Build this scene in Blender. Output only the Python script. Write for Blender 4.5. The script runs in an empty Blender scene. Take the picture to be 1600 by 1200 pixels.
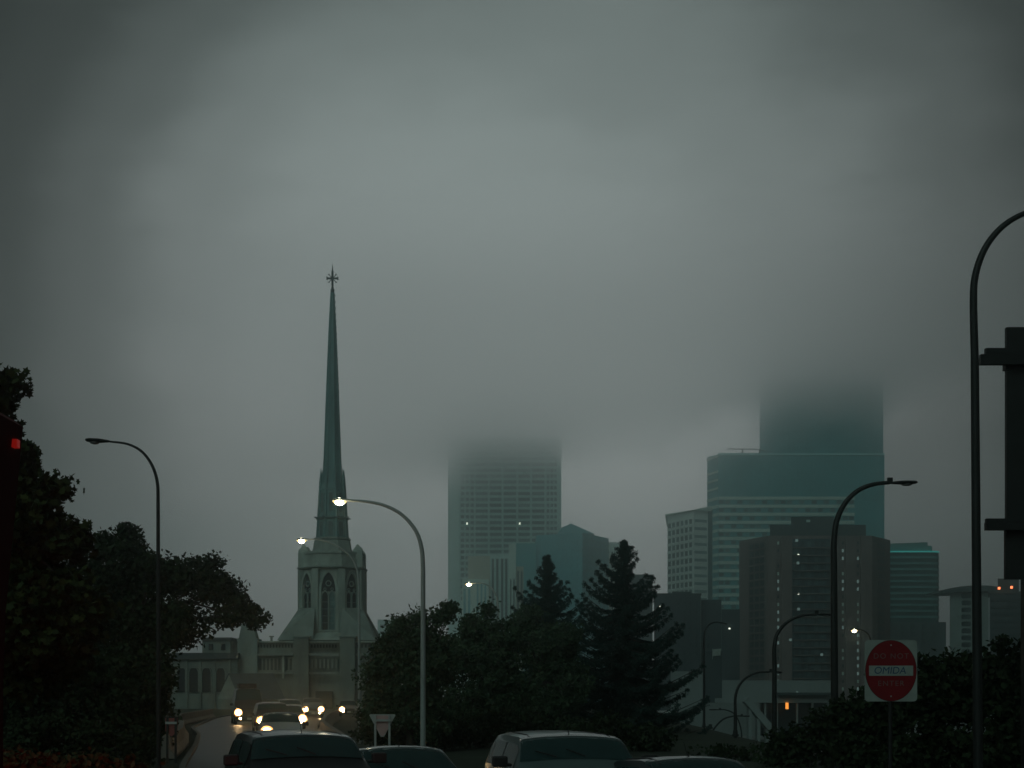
import bpy, bmesh, math, random
import numpy as np
from mathutils import Vector, Matrix, noise as mnoise

R = math.radians
random.seed(7)
rng = np.random.default_rng(11)
S = bpy.context.scene
COL = S.collection

# ------------------------------------------------------------------ camera
F = 2200.0            # focal length in photograph pixels (1600 wide)
CAMH = 2.4            # eye height
HOR = 1080.0          # horizon row in the photograph
cam_d = bpy.data.cameras.new('camera')
cam = bpy.data.objects.new('camera', cam_d)
COL.objects.link(cam)
cam.location = (0, 0, CAMH)
cam.rotation_euler = (R(90), 0, 0)
cam_d.sensor_width = 36
cam_d.lens = F / 1600 * 36
cam_d.shift_y = (HOR - 600) / 1600
cam_d.clip_start = 0.1
cam_d.clip_end = 9000
S.camera = cam

# ------------------------------------------------------------------ world
W = bpy.data.worlds.new('World')
S.world = W
W.use_nodes = True
nt = W.node_tree
nt.nodes.clear()
L = nt.links.new
def N(t, **k):
    n = nt.nodes.new(t)
    for a, b in k.items():
        setattr(n, a, b)
    return n
out = N('ShaderNodeOutputWorld'); bg = N('ShaderNodeBackground')
tc = N('ShaderNodeTexCoord')
sky = N('ShaderNodeTexSky', sky_type='NISHITA', sun_disc=False)
sky.sun_elevation = R(4); sky.sun_rotation = R(0)
sky.dust_density = 4; sky.air_density = 2
CEL = R(13.5)
dot = N('ShaderNodeVectorMath', operation='DOT_PRODUCT')
dot.inputs[1].default_value = (0.01, math.cos(CEL), math.sin(CEL))
nz = N('ShaderNodeTexNoise'); nz.inputs['Scale'].default_value = 3.0; nz.inputs['Detail'].default_value = 5
nz.inputs['Roughness'].default_value = 0.55
sc = N('ShaderNodeVectorMath', operation='MULTIPLY'); sc.inputs[1].default_value = (1, 1, 2.6)
L(tc.outputs['Generated'], dot.inputs[0]); L(tc.outputs['Generated'], sc.inputs[0]); L(sc.outputs[0], nz.inputs['Vector'])
# sky set brightest over the city, with corner falloff put into its ramp
nm = N('ShaderNodeMath', operation='MULTIPLY_ADD'); nm.inputs[1].default_value = 0.045; nm.inputs[2].default_value = -0.0225
L(nz.outputs['Fac'], nm.inputs[0])
ad = N('ShaderNodeMath', operation='ADD'); L(dot.outputs['Value'], ad.inputs[0]); L(nm.outputs[0], ad.inputs[1])
ramp = N('ShaderNodeValToRGB'); cr = ramp.color_ramp; cr.interpolation = 'EASE'
pts = [(0.0, .09), (.905, .09), (.938, .15), (.956, .34), (.975, .70), (.992, 1.0)]
while len(cr.elements) < len(pts): cr.elements.new(0.5)
for e, (p, v) in zip(cr.elements, pts):
    e.position = p; e.color = (v, v, v, 1)
L(ad.outputs[0], ramp.inputs[0])
sep = N('ShaderNodeSeparateXYZ'); L(tc.outputs['Generated'], sep.inputs[0])
el = N('ShaderNodeValToRGB'); er = el.color_ramp
ep = [(0.0, (.075, .080, .080)), (.015, (.255, .240, .245)), (.13, (.205, .204, .204)), (.24, (.172, .185, .184)), (.42, (.140, .165, .161)), (1.0, (.12, .165, .15))]
while len(er.elements) < len(ep): er.elements.new(0.5)
for e, (p, c) in zip(er.elements, ep):
    e.position = p; e.color = (*c, 1)
L(sep.outputs['Z'], el.inputs[0])
ml = N('ShaderNodeMix', data_type='RGBA', blend_type='MULTIPLY'); ml.inputs[0].default_value = 1
L(el.outputs[0], ml.inputs[6]); L(ramp.outputs[0], ml.inputs[7])
sk = N('ShaderNodeMix', data_type='RGBA', blend_type='MULTIPLY'); sk.inputs[0].default_value = 1
L(sky.outputs[0], sk.inputs[6]); sk.inputs[7].default_value = (.01, .01, .01, 1)
mx = N('ShaderNodeMix', data_type='RGBA'); mx.inputs[0].default_value = 0.975
L(sk.outputs[2], mx.inputs[6]); L(ml.outputs[2], mx.inputs[7])
SKY_GAIN = 19.0        # 0.1 strength x 10: dusk overcast
gn = N('ShaderNodeVectorMath', operation='SCALE'); gn.inputs['Scale'].default_value = SKY_GAIN
L(mx.outputs[2], gn.inputs[0])
L(gn.outputs[0], bg.inputs['Color']); bg.inputs['Strength'].default_value = 0.1
L(bg.outputs[0], out.inputs['Surface'])

sun_d = bpy.data.lights.new('sun', 'SUN'); sun_d.energy = 0.30; sun_d.angle = R(40); sun_d.color = (.72, 1, .95)
sun = bpy.data.objects.new('sun', sun_d); COL.objects.link(sun)
sun.rotation_euler = (R(52), 0, R(-25))

vs = S.view_settings
vs.view_transform = 'Standard'; vs.look = 'None'; vs.exposure = 0.0; vs.gamma = 1.0; vs.use_curve_mapping = False
S.render.engine = 'CYCLES'
cy = S.cycles
cy.max_bounces = 14; cy.diffuse_bounces = 2; cy.glossy_bounces = 2; cy.transmission_bounces = 2
cy.volume_bounces = 12; cy.transparent_max_bounces = 8
cy.use_denoising = True
cy.volume_step_rate = 0.4; cy.volume_max_steps = 96
cy.sample_clamp_indirect = 2.0
cy.caustics_reflective = False; cy.caustics_refractive = False

# ------------------------------------------------------------------ helpers
def X(px, Y): return (px - 800) * Y / F
def Z(py, Y): return CAMH + (HOR - py) * Y / F
def V(px, py, Y): return Vector((X(px, Y), Y, Z(py, Y)))
def smooth(t):
    t = min(1, max(0, t)); return t * t * (3 - 2 * t)
def gz(x, y):
    """height of the ground: street level, falling to the motorway on the right"""
    edge = 9 + max(0, y - 30) * 0.03
    d = smooth((x - edge) / 26) * smooth((y - 22) / 30)
    far = smooth((y - 215) / 80)
    return -8.0 * max(d, far)

MATS = {}
def mat(name, col, rough=.8, var=.25, scale=.6, metal=0.0, bump=0.0, bscale=8.0, streak=0.0, emit=None, estr=0.0, spec=.5, coat=0.0):
    if name in MATS: return MATS[name]
    m = bpy.data.materials.new(name); m.use_nodes = True
    n = m.node_tree.nodes; l = m.node_tree.links.new
    b = n['Principled BSDF']
    b.inputs['Roughness'].default_value = rough; b.inputs['Metallic'].default_value = metal
    b.inputs['Specular IOR Level'].default_value = spec
    b.inputs['Coat Weight'].default_value = coat
    g = n.new('ShaderNodeNewGeometry')
    t = n.new('ShaderNodeTexNoise'); t.inputs['Scale'].default_value = scale; t.inputs['Detail'].default_value = 6; t.inputs['Roughness'].default_value = .6
    src = g.outputs['Position']
    if streak:
        mp = n.new('ShaderNodeMapping'); mp.inputs['Scale'].default_value = (1, 1, streak); l(src, mp.inputs[0]); src = mp.outputs[0]
    l(src, t.inputs['Vector'])
    r = n.new('ShaderNodeMapRange'); r.inputs['From Min'].default_value = .25; r.inputs['From Max'].default_value = .75
    r.inputs['To Min'].default_value = 1 - var; r.inputs['To Max'].default_value = 1 + var
    l(t.outputs['Fac'], r.inputs['Value'])
    s = n.new('ShaderNodeVectorMath'); s.operation = 'SCALE'; s.inputs[0].default_value = col
    l(r.outputs[0], s.inputs['Scale']); l(s.outputs[0], b.inputs['Base Color'])
    if bump:
        t2 = n.new('ShaderNodeTexNoise'); t2.inputs['Scale'].default_value = bscale; t2.inputs['Detail'].default_value = 5
        l(g.outputs['Position'], t2.inputs['Vector'])
        bp = n.new('ShaderNodeBump'); bp.inputs['Strength'].default_value = bump; bp.inputs['Distance'].default_value = .05
        l(t2.outputs['Fac'], bp.inputs['Height']); l(bp.outputs[0], b.inputs['Normal'])
    if emit:
        b.inputs['Emission Color'].default_value = (*emit, 1); b.inputs['Emission Strength'].default_value = estr
    MATS[name] = m
    return m

def leafmat(name, c1, c2):
    if name in MATS: return MATS[name]
    m = mat(name, c1, rough=.75, var=.45, scale=.35, spec=.2)
    n = m.node_tree.nodes; l = m.node_tree.links.new
    b = n['Principled BSDF']
    old = b.inputs['Base Color'].links[0].from_socket
    g = n['Geometry']
    mixn = n.new('ShaderNodeMix'); mixn.data_type = 'RGBA'
    l(g.outputs['Random Per Island'], mixn.inputs[0]); l(old, mixn.inputs[6]); mixn.inputs[7].default_value = (*c2, 1)
    l(mixn.outputs[2], b.inputs['Base Color'])
    return m

M = {
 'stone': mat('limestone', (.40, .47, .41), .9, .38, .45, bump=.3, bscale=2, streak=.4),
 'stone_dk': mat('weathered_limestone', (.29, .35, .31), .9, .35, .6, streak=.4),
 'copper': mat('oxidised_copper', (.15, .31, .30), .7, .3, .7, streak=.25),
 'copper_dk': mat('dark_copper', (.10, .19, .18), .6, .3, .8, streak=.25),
 'stone_low': mat('sooty_limestone', (.22, .27, .235), .9, .4, .5, streak=.4),  # lower church stone: edge darkening put into its colour, plus base grime
 'slate': mat('slate', (.05, .075, .075), .6, .2, 1.2),
 'dkglass': mat('dark_window_glass', (.02, .03, .032), .25, .2, .8),
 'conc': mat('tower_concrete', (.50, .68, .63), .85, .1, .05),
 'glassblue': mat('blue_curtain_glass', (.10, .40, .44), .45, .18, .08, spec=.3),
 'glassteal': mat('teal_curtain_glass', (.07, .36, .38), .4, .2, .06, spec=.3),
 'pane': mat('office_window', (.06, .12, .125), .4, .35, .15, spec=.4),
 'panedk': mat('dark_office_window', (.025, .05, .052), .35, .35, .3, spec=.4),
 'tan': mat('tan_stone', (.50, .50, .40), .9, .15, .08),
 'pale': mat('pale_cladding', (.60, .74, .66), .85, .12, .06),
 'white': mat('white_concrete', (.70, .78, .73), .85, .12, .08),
 'brown': mat('brown_brick', (.18, .15, .14), .9, .2, .15),
 'brown2': mat('dark_brown_brick', (.15, .14, .13), .9, .2, .15),
 'dkbrick': mat('dark_brick', (.06, .085, .09), .9, .2, .2),
 'dkroof': mat('dark_roof', (.045, .075, .075), .8, .2, .2),
 'asphalt': mat('wet_asphalt', (.030, .028, .024), .40, .45, .5, bump=.35, bscale=3, spec=.10),
 'paint': mat('road_paint', (.30, .30, .27), .6, .2, 3),
 'ground': mat('ground_grass', (.028, .042, .024), .95, .4, .3, bump=.6, bscale=6),
 'concrete': mat('barrier_concrete', (.22, .20, .17), .85, .2, 1.0),
 'kerb': mat('kerb_stone', (.11, .11, .10), .8, .2, 1.5),
 'steel': mat('galvanised_steel', (.42, .47, .45), .55, .12, 2, metal=.1),
 'bronze': mat('dark_bronze_paint', (.018, .022, .020), .55, .2, 2),
 'signback': mat('sign_back_metal', (.42, .46, .43), .6, .1, 3),
 'pink': mat('faded_pink_sign', (.55, .36, .34), .6, .1, 3),
 'pinkdk': mat('dim_red_sign', (.30, .09, .08), .6, .1, 3),
 'signwhite': mat('sign_white', (.34, .40, .36), .5, .15, 4),
 'signred': mat('sign_red', (.22, .006, .010), .5, .15, 4, emit=None),
 'signink': mat('sign_lettering', (.20, .12, .11), .6, .1, 4),
 'signblue': mat('graffiti_blue', (.03, .09, .18), .6, .1, 4),
 'bark': mat('bark', (.05, .045, .035), .95, .3, 3, bump=.5, bscale=10),
 'tyre': mat('tyre_rubber', (.02, .02, .02), .9, .1, 5),
 'rim': mat('wheel_alloy', (.35, .37, .37), .35, .1, 5, metal=.8),
 'carglass': mat('car_glass', (.022, .055, .055), .16, .1, 3, spec=.6),
 'chrome': mat('chrome', (.5, .5, .5), .25, .1, 5, metal=.9),
 'plastic': mat('black_plastic', (.02, .02, .02), .6, .1, 5),
 'lamp_on': mat('lit_headlamp', (.9, .85, .7), .3, 0, 1, emit=(1.0, .66, .32), estr=34),
 'reflector_on': mat('lit_reflector', (.8, .5, .3), .4, 0, 1, emit=(1.0, .40, .12), estr=.95),  # orange halo of lit headlamps, put in as a glowing colour
 'refractor_on': mat('lit_refractor', (.8, .6, .3), .4, 0, 1, emit=(1.0, .72, .30), estr=1.5),  # yellow halo of lit street lamps, put in as a glowing colour
 'amber_on': mat('lit_amber_lamp', (.9, .5, .2), .3, 0, 1, emit=(1.0, .45, .10), estr=9),
 'lamp_off': mat('headlamp_lens', (.4, .42, .42), .15, .1, 5),
 'red_off': mat('tail_lamp_lens', (.3, .02, .02), .2, .1, 5),
 'street_on': mat('lit_street_lamp', (.9, .9, .8), .3, 0, 1, emit=(1.0, .93, .66), estr=30),
 'win_on': mat('lit_window', (.9, .9, .8), .3, 0, 1, emit=(.95, 1.0, .80), estr=1.6),
 'win_dim': mat('dim_lit_window', (.4, .5, .5), .3, 0, 1, emit=(.6, .9, .85), estr=.10),
 'cyan_on': mat('lit_cyan_strip', (.1, .5, .5), .3, 0, 1, emit=(.05, .62, .55), estr=.28),
 'obst_on': mat('lit_red_beacon', (.6, .1, .05), .3, 0, 1, emit=(1.0, .22, .08), estr=3.0),
 'orange_on': mat('lit_orange_lamp', (.8, .3, .05), .3, 0, 1, emit=(1.0, .32, .05), estr=1.3),
 'marker_on': mat('lit_red_marker', (.5, .02, .02), .3, 0, 1, emit=(1.0, .03, .02), estr=.12),
 'tail_on': mat('lit_tail_lamp', (.5, .02, .02), .3, 0, 1, emit=(1.0, .02, .015), estr=10),
 'busred': mat('dark_red_coachwork', (.10, .006, .005), .7, .1, 1, spec=.1),
 'leaf_near': leafmat('maple_leaves', (.028, .050, .018), (.055, .075, .02)),
 'leaf_mid': leafmat('broadleaf_foliage', (.045, .085, .048), (.08, .13, .065)),
 'leaf_dark': leafmat('shrub_foliage', (.022, .040, .018), (.035, .055, .022)),
 'needle': leafmat('spruce_needles', (.030, .062, .052), (.055, .10, .085)),
}

def obj(name, me, m=None, parent=None, loc=None):
    o = bpy.data.objects.new(name, me); COL.objects.link(o)
    if m is not None and me is not None and len(me.materials) == 0: me.materials.append(m)
    if parent: o.parent = parent
    if loc is not None: o.location = loc
    return o
def thing(name, label, cat, loc=(0, 0, 0), rz=0, group=None):
    o = obj(name, None, loc=loc); o.rotation_euler = (0, 0, rz); o.empty_display_size = .3
    o['label'] = label; o['category'] = cat
    if group: o['group'] = group
    return o
def tag(o, label=None, cat=None, group=None, kind=None):
    if label: o['label'] = label
    if cat: o['category'] = cat
    if group: o['group'] = group
    if kind: o['kind'] = kind
    return o
def mesh(name, verts, faces, m=None, smoothed=False):
    me = bpy.data.meshes.new(name); me.from_pydata([tuple(v) for v in verts], [], faces)
    me.update()
    if m: me.materials.append(m)
    if smoothed:
        me.polygons.foreach_set('use_smooth', [True] * len(me.polygons)); me.set_sharp_from_angle(angle=R(50))
    return me
CUBES = {}
def cube(m):
    if m.name not in CUBES:
        v = [(x, y, z) for x in (-.5, .5) for y in (-.5, .5) for z in (-.5, .5)]
        f = [(0, 1, 3, 2), (4, 6, 7, 5), (0, 4, 5, 1), (2, 3, 7, 6), (0, 2, 6, 4), (1, 5, 7, 3)]
        CUBES[m.name] = mesh('block', v, f, m)
    return CUBES[m.name]
def box(name, parent, c, s, m, rz=0, rot=None):
    o = obj(name, cube(m), None, parent, c); o.scale = s
    o.rotation_euler = rot if rot else (0, 0, rz)
    return o
def bpx(name, parent, x0, x1, y0, y1, Y, depth, m):
    """box whose FRONT face lies at distance Y and covers photo pixels x0..x1, y0 (top)..y1"""
    c = ((X(x0, Y) + X(x1, Y)) / 2, Y + depth / 2, (Z(y0, Y) + Z(y1, Y)) / 2)
    return box(name, parent, c, (abs(X(x1, Y) - X(x0, Y)), depth, abs(Z(y0, Y) - Z(y1, Y))), m)
def prism(name, parent, pts2, z0, z1, m, top=None):
    """extruded plan polygon; top: optional scale about centroid / per-vertex z list"""
    n = len(pts2)
    zt = z1 if isinstance(z1, (list, tuple)) else [z1] * n
    v = [(x, y, z0) for x, y in pts2] + [((top[i][0], top[i][1]) if top else pts2[i]) + (zt[i],) for i in range(n)]
    f = [(i, (i + 1) % n, n + (i + 1) % n, n + i) for i in range(n)] + [tuple(range(n))[::-1], tuple(range(n, 2 * n))]
    me = mesh(name, v, f, m)
    bm = bmesh.new(); bm.from_mesh(me); bmesh.ops.recalc_face_normals(bm, faces=bm.faces); bm.to_mesh(me); bm.free()
    return obj(name, me, None, parent)
def tube_geo(points, radii, n=10, cap=True):
    P = [Vector(p) for p in points]; k = len(P)
    if not isinstance(radii, (list, tuple)): radii = [radii] * k
    v = []; f = []
    ref = Vector((0, 1, 0)) if abs((P[-1] - P[0]).normalized().y) < .9 else Vector((1, 0, 0))
    for i, p in enumerate(P):
        t = (P[min(i + 1, k - 1)] - P[max(i - 1, 0)]).normalized()
        a = t.cross(ref).normalized(); b = t.cross(a).normalized()
        for j in range(n):
            q = 2 * math.pi * j / n
            v.append(p + (a * math.cos(q) + b * math.sin(q)) * radii[i])
    for i in range(k - 1):
        for j in range(n):
            f.append((i * n + j, i * n + (j + 1) % n, (i + 1) * n + (j + 1) % n, (i + 1) * n + j))
    if cap:
        f.append(tuple(range(n))); f.append(tuple((k - 1) * n + j for j in range(n))[::-1])
    return v, f
def tube(name, parent, points, radii, m, n=10):
    v, f = tube_geo(points, radii, n)
    return obj(name, mesh(name, v, f, m, True), None, parent)
def join_geo(parts):
    V_, F_ = [], []
    for v, f in parts:
        o = len(V_); V_ += list(v); F_ += [tuple(i + o for i in q) for q in f]
    return V_, F_
def boxgeo(c, s):
    v = [(c[0] + x * s[0] / 2, c[1] + y * s[1] / 2, c[2] + z * s[2] / 2) for x in (-1, 1) for y in (-1, 1) for z in (-1, 1)]
    return v, [(0, 1, 3, 2), (4, 6, 7, 5), (0, 4, 5, 1), (2, 3, 7, 6), (0, 2, 6, 4), (1, 5, 7, 3)]

# ------------------------------------------------------------------ ground, roads
def grid_axis(lo, hi, fine):
    a = [lo]; v = lo
    while v < hi:
        step = max(fine, abs(v) * .09, )
        v += step; a.append(min(v, hi))
    return a
xs = sorted(set([-x for x in grid_axis(0, 2300, 2.5)] + grid_axis(0, 2300, 2.5)))
ys = [-200, -120, -60, -30, -12, 0] + grid_axis(3, 2300, 2.5)
gv = [(x, y, gz(x, y) + (0.05 * mnoise.noise(Vector((x * .2, y * .2, 0))) if abs(x) < 400 and y < 400 else 0) - .06) for y in ys for x in xs]
nx = len(xs)
gf = [(j * nx + i, j * nx + i + 1, (j + 1) * nx + i + 1, (j + 1) * nx + i) for j in range(len(ys) - 1) for i in range(nx - 1)]
ground = obj('ground', mesh('ground', gv, gf, M['ground'], True)); tag(ground, kind='structure')

# centre strip of the street: left edge and right edge, plan points
def gpx(px, py, z=0.0):
    Y = (CAMH - z) * F / (py - HOR); return X(px, Y), Y
left = [(-7.5, 4), (-6.4, 12), (-4.6, 18), (-7.0, 30), (-10.2, 44), (-13.4, 60), (-16.8, 76), (-20.4, 90), (-26.2, 125), (-29.5, 160), (-31, 196)]
right = [(20, 4), (20, 20), (6, 29), (-2.6, 37), (-6.3, 50), (-9.3, 66), (-13.0, 93), (-16.8, 125), (-18.5, 160), (-19.5, 196)]
def resample(pts, n):
    p = [Vector((a, b, 0)) for a, b in pts]; d = [0]
    for i in range(1, len(p)): d.append(d[-1] + (p[i] - p[i - 1]).length)
    o = []
    for k in range(n):
        t = d[-1] * k / (n - 1)
        for i in range(1, len(p)):
            if t <= d[i] + 1e-6:
                o.append(p[i - 1].lerp(p[i], (t - d[i - 1]) / (d[i] - d[i - 1]))); break
    return o
n = 60
la, ra = resample(left, n), resample(right, n)
rv = [(p.x, p.y, .02) for p in la] + [(p.x, p.y, .02) for p in ra]
rf = [(i, n + i, n + i + 1, i + 1) for i in range(n - 1)]
tag(obj('road', mesh('road', rv, rf, M['asphalt'])), kind='structure')
# kerbs
for side, lst, sg in (('kerb', la, -1), ('kerb', ra, 1)):
    v = []; f = []
    for i, p in enumerate(lst):
        t = (lst[min(i + 1, n - 1)] - lst[max(i - 1, 0)]).normalized(); nn = Vector((t.y, -t.x, 0)) * sg
        for off, z in ((0, -.05), (0, .14), (.18, .14), (.18, -.05)):
            q = p + nn * off; v.append((q.x, q.y, z))
    for i in range(n - 1):
        for k in range(3):
            f.append((i * 4 + k, i * 4 + k + 1, (i + 1) * 4 + k + 1, (i + 1) * 4 + k))
    tag(obj(side, mesh('kerb', v, f, M['kerb'])), kind='structure')
# lane dashes
for i in range(10, n - 4, 3):
    for w in (.34, .62):
        a = la[i].lerp(ra[i], w); b = la[i + 1].lerp(ra[i + 1], w)
        t = (b - a).normalized(); q = Vector((t.y, -t.x, 0)) * .07
        d = mesh('lane_marking', [(*(a - q).xy, .026), (*(a + q).xy, .026), (*(b + q).xy, .026), (*(b - q).xy, .026)], [(0, 1, 2, 3)], M['paint'])
        tag(obj('lane_marking', d), kind='structure')
# lower motorway seen right of the spruces
mv = [(20, 205, -7.9), (70, 190, -7.9), (95, 235, -7.9), (22, 262, -7.9)]
tag(obj('motorway', mesh('motorway', mv, [(0, 1, 2, 3)], mat('wet_concrete_road', (.30, .33, .30), .35, .2, .1))), kind='structure')

cf = []
for j, y in enumerate((300, 600, 1000, 1500, 2250)):
    cf += [(x, y, -7.9) for x in (-2250, -700, 0, 700, 2250)]
tag(obj('city_ground', mesh('city_ground', cf, [(j * 5 + i, j * 5 + i + 1, j * 5 + i + 6, j * 5 + i + 5) for j in range(4) for i in range(4)], mat('city_paving', (.22, .24, .23), .6, .3, .02))), kind='structure')

# ------------------------------------------------------------------ church
YC = 200.0
k = YC / F
CX = X(519.5, YC + 4.6)
AP = 50.5 * k                       # half width of the octagon
CY = YC + AP
church = thing('church', 'pale stone church with octagonal belfry and tall slender green spire topped by a cross', 'church', (CX, CY, 0))
def zc(py, Y=None): return Z(py, Y or YC)
def zs(py): return Z(py, CY)
def oct_pts(a, rot=0):
    r = a / math.cos(math.pi / 8)
    return [(r * math.cos(math.pi / 8 + i * math.pi / 4 + rot), r * math.sin(math.pi / 8 + i * math.pi / 4 + rot)) for i in range(8)]
def oct_stack(name, m, levels, parent=church):
    v = []; f = []
    for a, z in levels:
        v += [(x, y, z) for x, y in oct_pts(a)]
    for i in range(len(levels) - 1):
        for j in range(8):
            f.append((i * 8 + j, i * 8 + (j + 1) % 8, (i + 1) * 8 + (j + 1) % 8, (i + 1) * 8 + j))
    f.append(tuple(range(8))[::-1]); f.append(tuple((len(levels) - 1) * 8 + j for j in range(8)))
    return obj(name, mesh(name, v, f, m), None, parent)
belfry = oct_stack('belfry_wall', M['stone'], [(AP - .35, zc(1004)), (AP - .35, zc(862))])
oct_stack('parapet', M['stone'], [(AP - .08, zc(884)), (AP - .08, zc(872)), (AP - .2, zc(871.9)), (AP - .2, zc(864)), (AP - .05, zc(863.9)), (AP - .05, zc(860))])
oct_stack('cornice', M['stone_dk'], [(AP - .1, zc(888.5)), (AP + .32, zc(886)), (AP + .32, zc(884.5)), (AP, zc(883.5))])
# corner turrets on the parapet
for sx in (-1, 1):
    for sy in (-1, 1):
        cx, cyy = sx * (AP - .72), sy * AP * .40
        def sq(h, z): return [(cx + h * a, cyy + h * b, z) for a, b in ((-1, -1), (1, -1), (1, 1), (-1, 1))]
        v = sq(.74, zc(884)) + sq(.74, zc(862)) + sq(.66, zc(857)) + sq(.25, zc(851)) + sq(.28, zc(850)) + sq(.03, zc(847))
        f = [(i * 4 + j, i * 4 + (j + 1) % 4, (i + 1) * 4 + (j + 1) % 4, (i + 1) * 4 + j) for i in range(5) for j in range(4)]
        obj('turret', mesh('turret', v, f, M['stone']), None, church)
# corner piers, following the eight angles
pier_m = None
for i, (x, y) in enumerate(oct_pts(AP - .12)):
    a = math.atan2(y, x)
    o = box('pier', church, (x * .975, y * .975, (zc(888) + zc(1004)) / 2), (.62, .98, zc(888) - zc(1004)), M['stone'], rz=a)
# pointed windows with tracery on each face
def arch(w, h, spring, nseg=9, z0=0.0):
    """closed outline of a pointed arch: half width w, total height h, springing height"""
    pts = [(-w, z0), (-w, spring)]
    rise = h - spring
    for i in range(1, nseg): 
        t = i / nseg; pts.append((-w * math.cos(t * math.pi / 2) ** 1.0 if False else -w * (1 - t ** 1.7), spring + rise * (1 - (1 - t) ** 1.55)))
    pts.append((0, h))
    right_ = [(-a, b) for a, b in pts[:-1]][::-1]
    return pts + right_
def ring(outer, inner, y0, y1):
    n_ = len(outer); v = [(a, y0, b) for a, b in outer] + [(a, y0, b) for a, b in inner] + [(a, y1, b) for a, b in outer] + [(a, y1, b) for a, b in inner]
    f = []
    for i in range(n_):
        j = (i + 1) % n_
        f += [(i, j, n_ + j, n_ + i), (i, 2 * n_ + i, 2 * n_ + j, j), (n_ + i, n_ + j, 3 * n_ + j, 3 * n_ + i)]
    return v, f
def circ(cx_, cz, r, n_=10): return [(cx_ + r * math.cos(2 * math.pi * i / n_), cz + r * math.sin(2 * math.pi * i / n_)) for i in range(n_)]
WZ0, WZ1 = zc(984), zc(893)
WH = WZ1 - WZ0
fr = ring(arch(1.38, WH + .3, WH * .66, z0=-.25), arch(1.02, WH - .1, WH * .66), -.42, .02)
frame_me = mesh('window_frame', *fr, M['stone'])
tr = []
hw = .98
for s in (-1, 1):
    o_ = [(a + s * hw / 2, b) for a, b in arch(hw / 2, WH * .68, WH * .58)]
    i_ = [(a + s * hw / 2, b) for a, b in arch(hw / 2 - .10, WH * .655, WH * .575)]
    tr.append(ring(o_, i_, -.26, .0))
tr.append(ring(circ(0, WH * .80, .44), circ(0, WH * .80, .30), -.26, 0))
tr.append(ring(circ(-.5, WH * .70, .22), circ(-.5, WH * .70, .14), -.26, 0)); tr.append(ring(circ(.5, WH * .70, .22), circ(.5, WH * .70, .14), -.26, 0))
tracery_me = mesh('tracery', *join_geo(tr), mat('tracery_stone', (.26, .34, .31), .9, .15, 1))
head = arch(.99, WH - .12, WH * .66)
hp = [(a, -.04, b) for a, b in head if b > WH * .60]
headpane = mesh('pane', hp, [tuple(range(len(hp)))], M['dkglass'])
def lancet(s, m):
    pts = [(a + s * .5, -.05 if True else 0, b) for a, b in arch(.42, WH * .655, WH * .57)]
    return mesh('pane', pts, [tuple(range(len(pts)))], m)
M['paleglass'] = mat('reflecting_window_glass', (.14, .26, .25), .4, .5, 1.2)  # paler colour for one lancet of the front window
lan_d = {s: lancet(s, M['dkglass']) for s in (-1, 1)}; lan_p = lancet(1, M['paleglass'])
bars_me = mesh('glazing_bar', *join_geo([boxgeo((s * .5, -.08, WH * t), (.8, .05, .05)) for s in (-1, 1) for t in (.12, .24, .36, .48)]), M['stone_dk'])
for i in range(8):
    a = i * math.pi / 4
    w = obj('window', frame_me, None, church); w.rotation_euler = (0, 0, a)
    w.location = (math.sin(a) * (AP - .35), -math.cos(a) * (AP - .35), WZ0)
    obj('tracery', tracery_me, None, w); obj('pane', headpane, None, w)
    obj('pane', lan_d[-1], None, w); obj('pane', lan_p if i == 0 else lan_d[1], None, w)
    obj('glazing_bar', bars_me, None, w)['kind'] = 'stuff'
# sill band and broaches down to the square
HB = 76 * k
zb0, zb1 = zc(1001), zc(949)
for sx in (-1, 1):
    for sy in (-1, 1):
        op = AP * .4142
        base = [Vector((sx * AP * .30, sy * HB * .99, zb0)), Vector((sx * HB, sy * HB, zb0)), Vector((sx * HB, sy * AP * .30, zb0))]
        tops = [Vector((sx * op, sy * AP, zb1)), Vector((sx * AP, sy * op, zb1))]
        mid = [Vector((sx * op, sy * AP, zb0)), Vector((sx * AP, sy * op, zb0)), Vector((sx * (AP - 1), sy * (AP - 1), zb0))]
        v = [Vector((sx * op * .98, sy * HB, zb0)), Vector((sx * HB, sy * HB, zb0)), Vector((sx * HB, sy * op * .98, zb0)),
             tops[1], tops[0]]
        f = [(0, 1, 4), (1, 2, 3), (1, 3, 4), (0, 4, 3, 2), (0, 2, 1)]
        obj('broach', mesh('broach', v, f, M['stone_dk']), None, church)
obj('sloping_sill', mesh('sloping_sill', [(-AP * .42, -HB, zb0), (AP * .42, -HB, zb0), (AP * .42, -AP + .3, zc(986)), (-AP * .42, -AP + .3, zc(986))], [(0, 1, 2, 3)], M['stone']), None, church)
# lantern and spire
oct_stack('lantern_base', M['stone_dk'], [(31 * k, zs(864)), (29.5 * k, zs(858)), (27.5 * k, zs(846))])
oct_stack('ledge', M['stone_dk'], [(25 * k, zs(846)), (28 * k, zs(844)), (28 * k, zs(841.5)), (24 * k, zs(841))])
oct_stack('lantern_wall', M['copper'], [(22.6 * k, zs(842)), (21.2 * k, zs(811)), (18.6 * k, zs(765)), (17 * k, zs(757))])
oct_stack('ledge', M['copper_dk'], [(21.0 * k, zs(813)), (24.5 * k, zs(811.5)), (24.5 * k, zs(810)), (20.5 * k, zs(808))])
oct_stack('moulding', M['copper'], [(18.0 * k, zs(768)), (19.6 * k, zs(767)), (19.4 * k, zs(765)), (17.5 * k, zs(764))])
oct_stack('spire', M['copper'], [(14.4 * k, zs(758)), (12.4 * k, zs(715)), (8.9 * k, zs(610)), (5.6 * k, zs(520)), (2.6 * k, zs(457))])
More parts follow.
